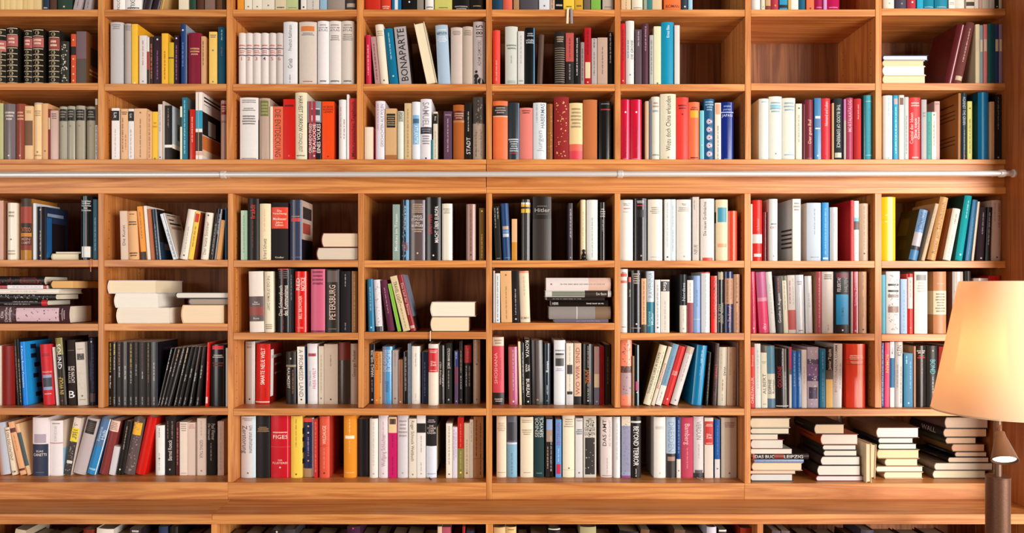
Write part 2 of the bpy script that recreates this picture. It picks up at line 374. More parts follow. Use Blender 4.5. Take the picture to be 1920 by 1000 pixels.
556 774 118 0 221a14 h;h .14 .16 8a8480 1;H .17 .25 a8a4a0 Hitler;h .27 .28 8a8480 1;B .35 1 2a2018
976 1022 195 0 453c44 p;v .1 .6 c0b8b8;D .95 a8a0a0
1118 1176 155 0 ecd8b0 h;E 0 1 0 1 b8802c;v .2 .8 c8a870
1190 1318 155 0 dce0dc h;u .3 .97 88a8b0;F 0 1 0 1 201414
1340 1410 185 0 15100f h;h .1 .26 b8b4b0 4;u .3 .5 7a7470
C 3 6 1150 350 6.25 489
86 232 155 0 dde0da h;H .05 .1 3a3a3a Hans Tal/Weimar;h .13 .16 d84a3a 1;h .19 .21 a0b0b0 2
254 400 140 0 201c1c h;h .03 .08 d8d4d0 2;h .1 .13 d83a2a 1;P .18 .3 14100f;S .72 .86 3a4254;D .92 a8a0a0
410 578 150 0 e2dccc h;h .12 .24 9a9888 4;h .93 .95 a0b0b8 1
602 668 150 0 dde2e0 p;u .05 .8 b0b8b8;D .94 30343a
669 730 150 0 d4dfe2 p;v .1 .45 a8c0c8;v .5 .85 98b8c4
745 916 152 0 e0dcd2 h;H .06 .1 4a4a4a Michael/Wildt;h .12 .2 a8a49c 3;D .93 a0a09c
930 1004 122 0 cfccc6 p;v .05 .2 8a8480;v .05 .52 a85848;S .55 1 d8b8a8;U .75 .9 5a5a5a NEUE
1030 1186 142 0 e2dcd6 h;U .05 .6 4a4240 Die neuen Großmächte;u .25 .4 c8b0a8;P .95 1 d84038
1210 1346 152 0 e2d0ac h;P .13 .37 3a90a8;P .72 .78 e8a078;E .0 1 .2 .38 181414;E 0 1 .4 1 d8c0a8
1350 1456 285 0 dc4a2a h;S .6 .72 e87858
C 3 7 1400 350 6.25 489.5
48 68 205 0 dcd8d0 p
76 186 158 0 d6251c h;B .56 .71 d8dad2;U .3 .5 e8a090 Die Revolution;P .88 .93 e8e0d8
188 246 300 0 7a0c18 p 20
254 352 145 0 d8e2e2 h;h .39 .42 4a6078 1;H .44 .48 d05038 EXIT;D .92 a0a8a8;F 0 1 0 1 c8dce6;F .2 .9 .17 .22 4a80a0;F .2 .8 .3 .35 4a6080;F .6 .9 .4 .5 d04a58;F .2 .9 .55 .6 6090b0;F .2 .7 .7 .75 6090b0
540 634 145 0 e4e2d8 p;h .05 .2 9a9890 3;E 0 1 0 1 d4c4b8;E .05 .7 .48 .51 5a3830;E .05 .7 .55 .58 5a3830;E .05 .7 .62 .65 5a3830;E .05 .7 .69 .72 5a3830;E .05 .7 .76 .79 5a3830
712 882 190 0 c4d2de h;v .1 .55 7a8aa8;h .92 .95 a0a0b8 1;E 0 1 0 1 c8b4ac
886 962 188 0 0a84c8 p;u .1 .9 70c0e8;P .94 .97 d0e8f4
984 1074 242 0 d0d2d0 h;u .1 .6 a8b8c0
1220 1256 162 0 d8383e p;u .1 .6 6a1018;E 0 1 0 1 a81018;E .7 .95 .85 .92 c8a890
1260 1316 168 0 d0ccc8 p;B .28 .34 60b0d0;B .34 .48 4a3838;u .55 .8 a8a4a0;D .87 a0a8b8
1330 1432 198 0 c8aa90 h;u .05 .8 8a6a50;D .87 2a201c
C 3 8 1650 350 6.25 489.5
25 190 122 0 ecc41c h;S .62 .76 f8f0a0;h .27 .3 f8f0a0 1;B .355 .36 b89a18;h .37 .4 f8f0a0 1
340 440 262 136 6a90b8 h;V .05 .4 40608a SOMMER;B .45 .72 b8b0b8;B .72 .8 2a2628;B .8 1 3a78a8;E 0 1 0 1 2c2014;E .4 .9 .15 .5 4a3818;E .3 .7 .6 .8 3a2c14
482 524 195 190 b89a78 p;u .1 .7 7a8088
560 658 115 158 c09058 h;U .02 .95 6a4018 Ritter am Schreibtisch;E 0 1 0 1 9a6a34
744 836 250 122 dce0d0 h;u .1 .3 5a5a54;u .5 .95 8a9080;E 0 1 0 1 a86a40
888 974 100 118 0aa0a8 h;v .08 .35 a8e0e0;D .91 e8f4f4;E 0 1 0 1 084038
1000 1058 152 122 0d6898 p;v .3 .9 2a90b8
1072 1100 175 100 dcc8b0 p
1140 1226 240 68 33222c h;v .1 .5 a898a0;D .95 c8c0c0
1236 1290 240 26 191415 p;v .4 .7 a8a0a0;v .1 .4 a8a0a0
1292 1418 158 6 c4aa9c h;u .05 .35 a07868;U .05 .45 9a4a40 DIE WIR LIEBEN;D .94 5a4038
C 4 1 0 480 6.25 607.5
L -120 810 590 797 3a1c20 s;S 0 .31 3a1c20;P .33 .87 c8a8b0;O 6a4a68;H .13 .27 d0b8b8 Die/Deutsche/Ideologie;h .9 .95 b09aa0 2
L -120 550 508 575 1a1517 s;S .9 1 b81c24;u .25 .7 b0a8a8;u .4 .85 a09898
L -120 650 430 500 1f1c1c s;O 9a9a98
L -120 690 365 425 e2dcd2 s;u .3 .7 c0b8b0
L -120 545 320 362 8a1420 s;S .31 .94 dedadc;u .4 .9 a09aa8
L -120 515 212 316 14100f s;P .55 .85 3a100c;O 7a2014
L 585 862 213 312 2a1c14 wl d8a868
C 4 2 190 480 6.25 607.5
L 175 800 608 792 e0d4c4 wl e4dac8
L 150 670 440 605 e0d8d0 w e8e2d6
L 70 640 278 432 ded6e0 w e8d6b6
L 935 1440 583 800 d8b090 wl ecd0ae
L 1015 1500 480 556 2a1c18 wl a09080
L 865 1500 402 472 2a2428 wl dcd4c8
C 4 3 430 480 6.25 624.5
234 402 180 -14 e4d8cc h;B .41 .82 5a4a4a;B .58 .72 8a4038;H .49 .55 e8e0d8 Das/Staunen;H .75 .79 d8d0c8 Rom
410 514 182 -6 e2d6bc h;V .07 .64 6a5a4a THE CASE OF ROMAN DIARY;h .86 .95 8a7a60 3
562 694 150 0 191414 h;B 0 .02 a83030;h .03 .16 6a6060 4;U .26 .74 e4dccc Das Schwarzbuch/des Kommunismus;u .8 .96 a03030;S .45 .52 6a1c20
700 752 150 0 14151a p;v .1 .5 7a8088
766 896 182 0 d41c14 h;U .1 .32 f4e4d8 RED/NOTICE;U .4 .78 f0c8b8 BILL BROWDER;h .9 .95 e88070 1
952 1116 155 0 c85a78 h;h .02 .26 7a2848 4;B .97 .99 5a1830
1126 1284 160 0 2a221a h;U .24 .8 d8b8a8 PETERSBURG;P .02 .2 5a4c48;h .93 .96 7a6a58 1
1296 1424 180 0 151013 h;u .05 .25 a8a0a8;u .84 .96 8a8088
1434 1500 180 0 8a5a2c p;u .05 .95 b89868
C 4 4 670 480 6.25 623
128 200 272 -18 0a6f98 h;v .15 .6 90c0d8;D .92 b0d8e8
216 290 278 -28 dcd8dc h;O b0a8b0;B .9 1 2a2420
358 436 278 -96 5a1c3a h;v .15 .65 b08a98
474 514 322 -120 80b838 p
540 622 228 -180 d8c49c p;V .1 .5 5a3a20 TRAVEL LIGHT;v .5 .95 8a7040
624 690 218 -180 8a1820 h;V .05 .8 d8b8b0 Das Lied der Strasse;P .9 .95 c89890;F 0 1 0 .75 7a8498;F .1 1 .75 1 2a2018
L 850 1312 718 895 3a2a24 wr f0d8b4;R e8e0d4 .034 807
L 855 1385 540 712 d8d0c4 w f0e4ce
C 4 5 910 480 6.25 606
90 112 175 0 b8aca4 p
118 172 205 0 dce2e4 p;u .05 .9 5a7a90;D .95 4a80b0
186 314 175 -10 dcac78 p;u .3 .95 8a6a40;D .08 a84a30
318 400 175 -10 191415 p;u .35 .85 b0a8a8;D .93 c8c0c0
408 524 175 -20 e2ceb0 h;u .1 .5 c0a888;H .88 .94 6a5a48 ROMAN;B 0 .04 d88868;F 0 1 0 1 c8c0b8;F .1 .8 .15 .55 14100f;F .05 .5 .6 .95 a8a8b0
L 815 1442 735 775 6a6270 s;u .4 .85 9088a0
L 750 1470 585 732 8a8480 s;S .44 .46 c0bcb8;S .75 1 7a6048
L 770 1440 508 580 15110f s;V .02 .13 d0ccc8 HERR;u .62 .92 c0bcb8
L 720 1400 468 505 2a2220 s;u .1 .6 8a8480
L 705 1475 385 462 d0cec8 s;P .1 .95 7a8070;S .6 .95 2a1c14;V .77 .93 d0c8c0 Der Baum
L 712 1470 240 388 ded4d2 s;S .66 1 d4b0a0;u .22 .92 8a807c;D .08 b04858
C 4 6 1150 480 6.25 625
78 172 155 0 dcdad4 h;P .07 .12 d84838;P .18 .22 d86858;h .05 .07 3a3a3a 1;h .9 .92 4a5a68 1
174 210 250 0 2a2422 p;P 0 .09 d85048;U .12 .46 c8c0b8 Der Fall
216 328 172 0 191516 h;h .04 .22 c8b8a0 5;S .62 .74 5a5c78;B .92 .93 b0a8a8;D .86 c8c8c8
330 386 265 0 dca880 p;u .05 .9 6a4028;B .85 1 2a201c
394 482 180 0 c4d0d8 h;B .5 1 0a7088;U .02 .44 8098a8 RAVENNA;U .6 .95 a0d0d8 Susanne/Muller
490 550 280 0 dcdad6 p;u .1 .85 7a8a90;D .9 304048
556 658 280 0 d8d0c4 p;B .03 .22 30302f;V .04 .22 e8e4e0 fine;u .4 .95 a8a0a0
782 866 218 0 14161a h;U .1 .5 b0b8c8 Nordsee;B .53 1 ddd4c4;u .6 .85 a8a098;D .93 6a7880;F 0 1 0 1 d8c0a8
868 936 285 0 dcd8d0 p;B .43 1 8a1c30;u .05 .4 a8a098
944 1024 232 0 88a8d8 h;v .25 .55 6080b0;B .76 .77 c0d0e8;F 0 1 0 1 c0a090
1036 1136 190 0 d4d8da h;u .05 .9 98b0b8;B 0 .02 d83030
1148 1214 235 0 dc2a20 p;U .03 .75 6a1010 NAVY OF CAMDEN
1222 1300 185 0 18191a h;P .01 .13 a89c80;U .48 .88 b0a898 JULIE ZEH/unter leuten
1312 1408 185 0 1c2c54 h;B .11 .53 b88868;u .14 .52 6a4838;v .14 .45 6a4838;U .56 .82 c88890 Tim Krampf;u .84 .95 a080a0
1414 1488 215 0 c09070 h;D .48 1a1412;u .65 .95 8a6048;u .05 .4 8a6048
C 4 7 1400 480 6.25 626
48 116 185 -26 d04060 h;u .2 .8 8a1838;D .92 f0b0c0
158 268 185 -46 d8406c h;B 0 .45 b85888;B .42 .48 d88aa0;U .84 .95 f0c0d0 dtv
276 348 185 -50 dcdcd8 h;u .2 .7 b0b0b0
356 434 235 -30 1b1616 p;u .03 .3 c03030;U .3 .82 d8d0c8 Goethe in Augenn
438 490 235 -26 dcd4bc p;P 0 .08 4a4a3c;u .1 .6 8a8470
494 580 225 -16 ccc4bc p;B .6 .94 b03024;u .1 .5 a83838;u .05 .5 a09890
586 680 222 -16 c4c6ca p;h .1 .18 8a8c98 2;h .94 .97 4a4a54 1
700 780 235 -14 d8dadc h;u .3 .55 8a98a0;E 0 1 0 1 a8989c
816 884 185 0 a84850 h;u .1 .9 d09090;E 0 1 0 1 a88058
890 1022 185 0 d8d0c8 h;h .04 .13 6a6664 3;u .86 .97 8a8480
1032 1218 185 0 221e20 h;P .37 .86 1490c8;U .04 .33 e0d8d8 FEUERTANZ;U .1 .33 8a8888 HALFEN;U .58 .72 0a4a70 ROMAN;P .02 .1 6a1828;D .95 f0f0f0
1226 1244 185 0 c0a8a0 p
1246 1306 185 0 a02840 p;U .1 .6 d8a0a8 Schlechte Zeiten;D .96 e0a0a8
1320 1414 185 0 c09878 h;u .05 .3 8a6048;u .4 .75 a87858;D .94 2a1c14
C 4 8 1650 480 6.25 627
15 66 222 0 48a0b8 p
82 242 182 0 d8dcdc h;P .2 .23 3a3a3c;P .3 .33 2a2a2c;P .37 .42 8a8480;O a09890;v .5 .93 c0c4c4;P .56 .66 8a7068
246 318 272 0 90b0d0 p;u .2 .95 5a80b0
322 396 210 0 cc2420 h;S .4 1 cc2420;P .06 .58 d8d0c4;u .1 .4 4a3a38;D .9 e88070
414 566 185 0 dee0d8 h;P .05 .14 8a8a88;h .16 .34 b8bcb4 4;D .95 b0b0b0;E 0 1 0 1 a87860
636 786 185 0 b88058 h;B .31 .69 e0d0b0;h .34 .66 6a5a40 7;h .18 .21 d8b088 1;E 0 1 0 .31 a06838;E 0 1 .31 .69 d0b088;E 0 1 .69 1 a06838
860 985 185 0 c0bab4 h;h .3 .4 c08088 2;S .18 .24 e0dcd8;E 0 1 0 1 6a4a3a
1005 1075 180 0 2a2424 h
1110 1280 262 0 b8a8a0 h
1285 1428 232 0 b81818 h
C 5 1 0 620 6.25 765.5 761
-60 10 180 0 c8b8a8 p
14 165 180 -6 7a0c08 h;u .15 .6 4a0604
196 226 105 -80 1c1714 p;u .1 .8 7a7260
228 254 100 -84 1c1412 p;v .3 .95 b0a898
262 318 132 -54 0c78d0 h;V .06 .72 d0e8f8 A Concise Russian Companion;F 0 1 0 1 1c98e8;F .2 .4 .05 .12 102038;F .2 .4 .2 .27 102038;F .3 .5 .35 .42 102038;F .25 .45 .52 .59 102038;F .35 .55 .68 .75 102038;F .65 .85 .62 .69 102038;F .3 .5 .82 .89 102038;F .65 .85 .76 .83 102038;F .45 .65 .94 1 102038
500 636 158 -46 c0242c h;h .15 .2 7a1820 2;H .44 .47 e8c0b8 TRAGEDIE;P .5 .75 8a98b0;P .55 .7 38404c;h .8 .83 e8c0b8 1
660 682 195 -50 c8bcb4 p
690 772 85 -56 2a2118 h;B 0 .25 7a7430;V .07 .48 f0ece8 SOUND;U .58 .84 c8a848 IN WOLF;D .93 8a2a30
790 884 110 -16 231812 h;h .15 .17 7a6050 1;V .4 .66 d0c8c0 DIE NACHT/IM HAUS;H .76 .9 f0ece8 B
914 1024 135 -34 cfc6b8 p;O c4baac;P .18 .28 3a3430;h .1 .12 9a9088 1;D .85 5a4a40;h .9 .92 8a8078 1
1040 1120 85 -12 14182c h;D .06 d8d0c0;U .22 .75 5a5a98 Landschaften Nacht;u .1 .8 4a5070;P .82 .95 5a4040
C 5 2 190 620 6.25 765.5 763
70 112 135 0 16110e p;v .02 .47 d8b850;V .49 .75 e8e4e0 Maria Mayer;v .85 .97 9a9490
114 160 135 0 16110e p;v .03 .2 d8c860;v .23 .43 b8b4b0;v .85 .97 9a9490
164 226 135 0 16110e p;v .03 .36 9a6a50;v .38 .56 b8b4b0;v .85 .97 9a9490
228 300 135 0 16110e p;v .02 .36 6a3a2c;v .37 .58 c0bcb8;v .85 .97 9a9490
302 362 135 0 16110e p;v .03 .42 b89838;v .44 .64 a8a4a0;v .85 .97 9a9490
364 422 135 0 16110e p;v .02 .36 5a3028;v .35 .52 8a8684;v .85 .97 9a9490
426 506 135 0 1a130f p;v .02 .46 5a2c20;v .46 .57 b8b4b0;v .85 .97 9a9490
510 562 135 0 16110e p;v .02 .48 8a6830;v .5 .63 8a4a38;v .85 .97 7a4a40
564 640 135 0 14100e p;v .02 .28 4a6060;v .32 .62 b8b4b0;v .85 .97 9a9490;S .9 1 4a4a60;F 0 1 0 1 120f16;F .3 .7 .1 .3 2a2434
648 678 205 212 16110e p;v .03 .2 90b8c0;v .24 .38 d0ccc8;v .85 .97 9a9490
684 722 200 212 16110e p;v .1 .28 5a2c20;v .33 .42 c8c4c0;v .85 .97 9a9490
726 764 200 209 16110e p;v .03 .22 c8a878;v .25 .5 a09c98;v .85 .97 9a9490
770 812 190 205 16110e p;v .04 .3 a89890;S 0 .12 5a5060
840 878 185 180 16110e p;v .03 .27 c8b088;v .3 .48 b0aca8;v .85 .97 9a9490
886 926 185 172 16110e p;v .2 .35 283868;v .47 .58 b0aca8;v .85 .97 8a8684
946 986 185 152 16110e p;v .1 .3 2a2c3c;v .37 .52 a8a498;v .85 .97 9a9490
1018 1062 185 122 16110e p;v .02 .4 5a1c18;v .44 .58 b8b4b0;v .85 .97 9a9490
1102 1144 185 84 16110e p;v .02 .2 4a2018;v .32 .53 b0aca8;v .85 .97 9a9490
1216 1246 140 26 c01410 p;u .3 .6 e08080;P .85 .95 d8c0b8
1276 1450 165 0 17110f h;P .02 .08 c82030;h .16 .22 c0bab4 2;h .28 .36 6a2820 2;S .86 .9 2a1c1c
1458 1482 205 0 d8d4cc p
C 5 3 430 620 6.25 766 758
182 292 130 0 b8aca4 h;H .07 .11 8a3a38 BEN;h .03 .05 8a8080 1;D .92 3a302c;S .72 .86 d0c8c4
302 466 155 10 c81c12 h;U .07 .68 f8ece4 SMARTE NEUE WELT;u .74 .9 7a0c08;u .74 .9 7a0c08;B .955 .975 f0d0c8;F 0 1 0 1 7a100e;F .03 .25 .1 .88 f0ece8;F .1 .9 .2 .25 c8c0bc;F .35 .9 .35 .38 9a8a88;F .35 .9 .5 .53 9a8a88
660 776 250 0 1a1512 h;D .13 c8b090;B .25 .29 8a7a68;V .3 .7 d8d0c8 RAUMZEIT;u .35 .8 8a5a40
802 888 190 -8 e4dfd6 p;V .05 .88 7a7068 A PROMISED LAND;D .92 14181c;F 0 1 0 1 28507a
914 1032 155 -6 dcdadc h;P .16 .21 a03848;U .3 .85 8a8aa0 Die Nacht;U .4 .75 c05878 FREIE WELT
1046 1106 185 0 d4c8b4 p;u .15 .8 a89878;D .9 8a8070
1110 1268 160 0 c8b4a0 p;h .0 .01 a89480 1;u .18 .38 6a5a4c;D .92 3a302c
1278 1414 140 0 4a3a2e h;B 0 .29 7a2010
1418 1500 155 0 d0b8a4 h;U .1 .55 6a3830 George Packer
C 5 4 670 620 6.25 767 758.5
122 178 158 0 17161a p;U .1 .55 d8d8d8 HARALD WELZER;u .6 .8 7a7a80;D .93 c0c0c0;S .9 1 8a8a90
186 240 248 0 e08830 p;U .02 .35 6a3808 SCHOEN;D .93 f0c888
244 278 248 0 d8b078 p;u .05 .6 8a6028;D .88 6a5030
284 400 190 0 4a9ad0 h;S 0 .4 8a9ac0;U .05 .44 c8d8f0 DIE GROSSE/EUPHORIE;U .6 .8 3a4a78 ANSAGE
412 474 232 0 a89e98 p;u .05 .3 8a807a;D .9 5a5450
480 532 345 0 8a5c44 p;u .25 .5 6a4430;D .95 d8b8a0
545 588 250 0 1a1310 p;u .1 .75 a8988c
592 626 155 0 6a7888 p;O 202428
632 736 185 0 e4dfd6 h;v .12 .35 9a948c;u .82 .95 b8b0a8;F 0 1 0 1 e0d4c0
756 826 250 0 2a3450 p;u .2 .85 8088a8
832 944 160 0 e6d8c6 h -35;B 0 .07 dcd4cc;B .07 .46 c0181c;h .1 .15 e8c0b8 2;H .27 .36 f0dcd4 Die/Zeit;h .42 .44 e8c0b8 1
950 1014 175 0 1a1816 h;U .25 .7 d8d0c8 VERRATENE WELT;u .5 .7 d0c8c0;S .85 .95 8a8480
1032 1108 150 0 22221f h;U .08 .42 c8c4bc IJOMA MANGOLD;u .45 .75 a8a098;D .93 b8b0a8
1140 1182 240 0 3a4080 p;B .3 .62 7a3050;B .62 1 5a3a60;u .02 .15 b0c8e8;D .95 c0c0d0
1198 1230 130 0 1a1614 p;v .15 .5 c0a080;u .55 .78 c8c4c0;D .93 a8a4a0
1254 1336 175 0 1c1614 h;B 0 .3 c01c20;u .05 .28 e08080;v .35 .7 c0bab4;v .35 .7 c0bab4
1358 1438 110 0 c8a890 h;u .03 .38 a08068;u .03 .35 a08068;D .38 6a5040;D .93 8a6a54
C 5 5 910 620 6.25 766 759.5
88 220 78 -14 d04858 h;B 0 .13 d8ccb8;h .03 .11 8a7a70 2;U .22 .7 f0c0b8 SHOSHANA;u .3 .65 8a2030;B .82 1 1c1816;h .9 .96 c8c0b8 2
276 384 192 -6 b0587c h;u .05 .75 e0b0c8;D .94 f0e0e8;S 0 .4 c0605e
398 426 130 -16 e0c8a0 p
434 458 145 -10 1a1614 p;v .15 .8 d8d0c8
470 536 98 -14 14120f p;V .02 .28 e8e4dc RONYA;V .3 .58 e8e4dc WIE/WAR;V .6 .88 e8e4dc BUREAU;D .95 d8d8d8
548 680 115 -10 2e2624 h;u .58 .78 a88038;D .92 e8d058;S .4 .7 4a4040
688 762 150 0 0e2434 h;U .1 .66 e0e4e8 Rovan;u .68 .85 b0b8c0;D .93 5a7080
806 938 115 0 dce0e2 h;P .2 .4 3a3c40;P .23 .28 b0b0b0;h .14 .18 7a8088 1;h .43 .48 b0a0c0 2
948 1032 150 0 e2dacc p;u .05 .9 b0a090;P .78 .83 221e1c;B .84 1 c8c8c8;P .35 .5 3a3430
1042 1124 150 0 d4b498 p;B .86 1 14110f;U .05 .85 a04838 WO WIR SIND
1146 1262 160 0 1a1716 h;u .03 .4 a8a098;V .42 .65 c87028 JAHRE;u .65 .9 b8b4ac;D .93 d0ccc8;S .8 1 303438
1276 1336 190 0 b89088 p;B .47 .7 e0c8a0;B .7 1 6a6678;D .94 b8b0b8
1342 1394 188 0 a01418 p;u .3 .7 5a0808
1406 1464 165 0 2a1c14 p;u .2 .65 6a5a44
C 5 6 1150 620 6.25 767 762
92 220 110 0 f09070 h;B .4 .5 5a3c34;B .5 .84 b09aa0;O 7a6a78;u .05 .35 f8c0a8
222 246 300 0 8a7050 p;O 3a2c20
256 300 170 0 1c2024 p;S .6 .95 90b0b8;P .6 .75 b03870;D .78 d8d0d8
348 440 162 200 dcd4b8 h;U .05 .9 5a5a48 THINKING LIKE A STATE;E 0 1 0 1 6a4a18;u .1 .9 8a8a70
442 482 185 208 d8ccb8 p;U .15 .85 b03028 ZEITGESCHICHTE
490 560 150 240 e0ded6 p;B 0 .68 6a94b0;u .2 .65 3a5a78;u .78 .92 9a9a98
570 650 175 210 d02c2c h;H .42 .5 f0d0c8 DIE/ZEIT;D .9 f0c8c0
664 754 180 210 dcdad8 h;S 0 1 d8d4d0;u .1 .6 a87070;B 0 .12 c8b0a0;D .92 6a7078
920 1040 170 68 0878a8 h;u .08 .3 a0d8f0;u .35 .5 60b0d8;S .75 .85 40b8e8
1082 1108 255 40 1c1a18 p;u .2 .9 8a8478
1164 1206 150 40 4a3430 p;U .2 .7 c84040 GEWALT;P .7 .8 181614;O 7a6058
1228 1326 195 14 dcd4c0 h;v .05 .4 c0b8a4;V .32 .5 3a302c WAS;v .55 .75 a04030;u .8 .95 9a9080
1336 1440 195 10 cca888 h;u .1 .5 a88868;u .4 .9 a07c5c;E .3 .6 .2 .5 6a1c14
1450 1466 140 0 a08078 p;u .1 .4 6a5048
C 5 7 1400 620 6.25 767 765
40 94 195 0 d82c24 p;U .1 .35 f0c0b0 Simenon;U .5 .93 f4d8d0 CHRISTIAN LUX
102 170 155 -12 dce2de p;u .1 .4 90b0b8;u .4 .7 c8b8b0
178 246 260 -10 e0dcc4 p;h .15 .2 90b890 2;U .38 .75 5a5a54 ALBERT;h .92 .95 90b890 1
252 344 180 -12 e0dece h;B 0 .45 5a8ea8;B .85 1 5a7e98;U .54 .78 5a6068 SOPHIE/Roman
352 500 210 -8 1e1614 h;v .05 .3 b0aaa4;U .3 .66 b02038 GOLDENE;S .68 .82 8a8480;u .4 .7 c8c4c0;B .96 .98 c0bab4
502 528 195 0 d8d4d0 p;B 0 .36 d02060;B .36 .45 5a6068
534 586 238 0 0a5ca8 p;u .05 .62 80b0d8
590 642 238 0 0a5ca8 p;u .05 .62 80b0d8
646 706 225 -8 dcd2c8 p;u .3 .6 b0a498
718 850 195 0 c0b0c0 h;B .2 .28 5a4a68;B .28 .48 8a6898;B .48 .56 5a4878;O e0d8e4;P .66 .85 4a3a5a
858 926 215 0 0c7098 p;u .05 .35 80c0d8;u .4 .9 50a0c0
932 1012 195 0 17120f p;B .38 .53 5a4838;B .53 1 e8bc60;U .03 .37 d0c8b8 Javier Tejada
1014 1114 155 8 d0ccc8 p;U .02 .45 4a4a4c NADIA DAMM;U .46 .76 b06868 BINDUNGEN;u .3 .7 6a6a6c
1176 1398 158 0 d83c24 h;S .55 .68 f08868;S .74 .82 f09878;h .17 .25 f0c0b0 3;B .245 .25 4a1410;B .32 .325 4a1410;h .27 .31 f0c0b0 2
C 5 8 1650 620 6.25 768 765
12 50 145 0 0a2478 p;u .05 .95 a8b8e0;S 0 .15 d8dce8
54 112 140 4 d83868 p;V .15 .5 e8c060 ROMAN;B 0 .12 c83440
116 166 130 0 0a6898 p;B 0 .25 d8dce0;U .04 .24 2a3a48 Mehr;B .7 1 e0dcd4
180 272 130 4 cccac8 h;U .05 .22 3a3634 KLEIN;u .35 .7 8a9090;u .38 .95 8a6a6a
284 386 268 0 0a6c94 p;u .05 .2 a0d8e8;v .15 .65 60b0d0;D .92 a0d8e8
398 420 185 0 a87a60 p;E 0 1 0 .2 b88a60
428 546 180 0 1e1714 h;h .07 .13 e0d8d0 2;h .15 .21 d03028 2;D .3 d0b098;D .38 d0b098;D .44 c8a890;S .4 .56 5a5048
556 684 180 0 211e1c h;D .08 8a8478;V .22 .46 48a0a8 BOND;u .5 .85 b0aca4;D .94 c8c4bc
688 800 190 14 a02030 h;S 0 .25 982018;V .2 .57 f0c8c8 SYSTEM;u .6 .8 e8b8b8
812 860 175 0 c0b0a4 p
C 6 1 0 760 6.25 905 892
-8 116 200 -96 b8c0cc h;S 0 .4 c8b0b0
142 195 258 -120 dccfb8 p;V .1 .7 4a3a30 ON DISCONTENT;h .04 .08 4a3a30 1;H .9 .96 3a3028 KM
240 308 188 -150 d8a478 p;B .12 .2 5a1c18;B .88 .92 5a1c18;v .25 .55 a87048
322 368 215 -150 d8b488 p;B .17 .82 365056
372 555 148 0 dcd4d4 h -18;B .45 1 242c44;P .28 .43 a89aa8;H .55 .59 e0d8d0 ELIAS;H .6 .66 e0d8d0 CANETTI;h .92 .94 6a7090 1
560 712 182 0 dcd6d6 h -8;h .04 .07 6a6a70 1;V .1 .38 a8a0a0 BROCKHAUS;B .4 .415 c06060;F 0 1 0 .5 c8b8a8;F 0 1 .5 1 88b0c8
738 824 140 130 d8ccc0 p;B .18 .42 f0cc20;h .2 .36 6a5010 4;B .42 1 2c2624;O 8a8078;P .75 .8 d0c8c0
838 985 135 180 b4a8a8 h;P .04 .28 221c18;h .08 .24 5a4a40 5
1002 1110 140 190 2a80b8 h;B 0 .5 4a7098;U .16 .42 b8d0e0 Susanne/Halb;h .88 .94 a0d0e8 1;S .92 1 e0d8d8
C 6 1 190 760 6.25 905 892
-40 68 170 160 7c3434 h;B 0 .2 dcc0b0;h .03 .18 8a4a40 5
84 152 480 66 ccc8cc p
162 250 180 170 15110f h;v .1 .55 a09088;D .9 d8c8a0
252 380 140 130 5a4c4c h;B .05 .3 4a3c34;P .08 .3 e8a820;O 8a7a78
386 500 128 150 c01408 h
628 732 240 0 dcdcd8 h;u .05 .25 6a6a6a;u .55 .9 9a9c9c;D .66 5a5a5a
744 862 135 0 1c1613 h;u .08 .38 8a7a70;u .08 .38 8a7a70;U .4 .75 c8c0b8 Bernd Roeck;D .9 a89888
872 914 205 0 4a1418 p;v .1 .8 b07068
918 1008 200 0 dcccbc p;h .02 .18 a09080 4;h .95 .97 8a7a6a 1
1012 1106 205 0 d4beb0 p;h .03 .12 c08880 3;S .95 1 2a2420
1122 1222 155 0 d4c0b2 p;u .05 .3 a89080;V .38 .7 7a6658 GOING TALK;D .92 8a7a6c
1230 1342 135 0 18120f h;V .12 .4 b0a498 Paul Werner/Die Unterwelt;v .45 .75 8a7a70
1362 1434 190 0 ccac9c p;v .1 .35 b09080;u .4 .9 b09080
C 6 3 430 760 6.25 905.5 897
132 302 132 0 dcdcde h;V .15 .6 5a5058 Die unaufhaltsame/Zerstorung;h .03 .08 a89898 2;D .92 6a6a70;S .8 1 c8e0e8
308 474 130 0 1a1618 h;h .17 .26 a8845c 4
482 708 125 0 c01828 h;h .25 .29 f0b8b0 1;H .3 .38 f8d8d0 FIGES;B .5 .503 e07070;H .7 .73 f0c0b8 DER;H .74 .78 f0c8c0 FLUSTERER;D .83 f0c0b8;S .86 .9 e86870
716 850 130 0 f4c850 h;v .05 .5 9a7820;D .94 6a5018;F 0 1 0 1 e8b840;F 0 .25 .2 .3 3a2c10;F 0 .25 .35 .42 3a2c10;F 0 .25 .52 .6 3a2c10;F 0 .25 .7 .78 3a2c10
862 988 150 0 22284a h 10;B 0 .07 d04028;B .85 1 a08058;S .84 1 d8d0d4;D .14 c8b078;D .25 d8c8a8;D .63 8a5040;D .72 b09878;u .32 .6 9a90c0
992 1030 165 0 c02820 p;u .05 .9 e08078
1052 1170 132 0 d8543c h;U .15 .45 f0ccb8 WILDAUGE;B .48 .485 8a2a20;u .52 .85 e88870;D .92 5a1c18;F 0 1 0 1 b83828
1338 1480 125 0 e08c20 h;u .05 .3 f8d8a0;P .32 .37 f8e8c8;u .4 .6 f0c078;h .9 .93 f0c078 1
C 6 3 670 760 6.25 905.5 897
0 136 165 0 16141a h 20
142 238 160 0 e2dcd2 h;v .05 .8 b8b0a4;D .93 a8a8a8
246 362 120 0 dcd2d6 h;u .1 .3 c08898;U .3 .82 a06878 Wolfgang Schluchter;D .93 b0a0b0
366 462 140 0 c01860 p;B 0 .26 e0c498;P .03 .12 4a3428;u .3 .5 7a0c38;v .65 .95 7a0c38
468 596 118 0 ccc8cc h;h .07 .36 a09894 5;D .92 9aa0a8
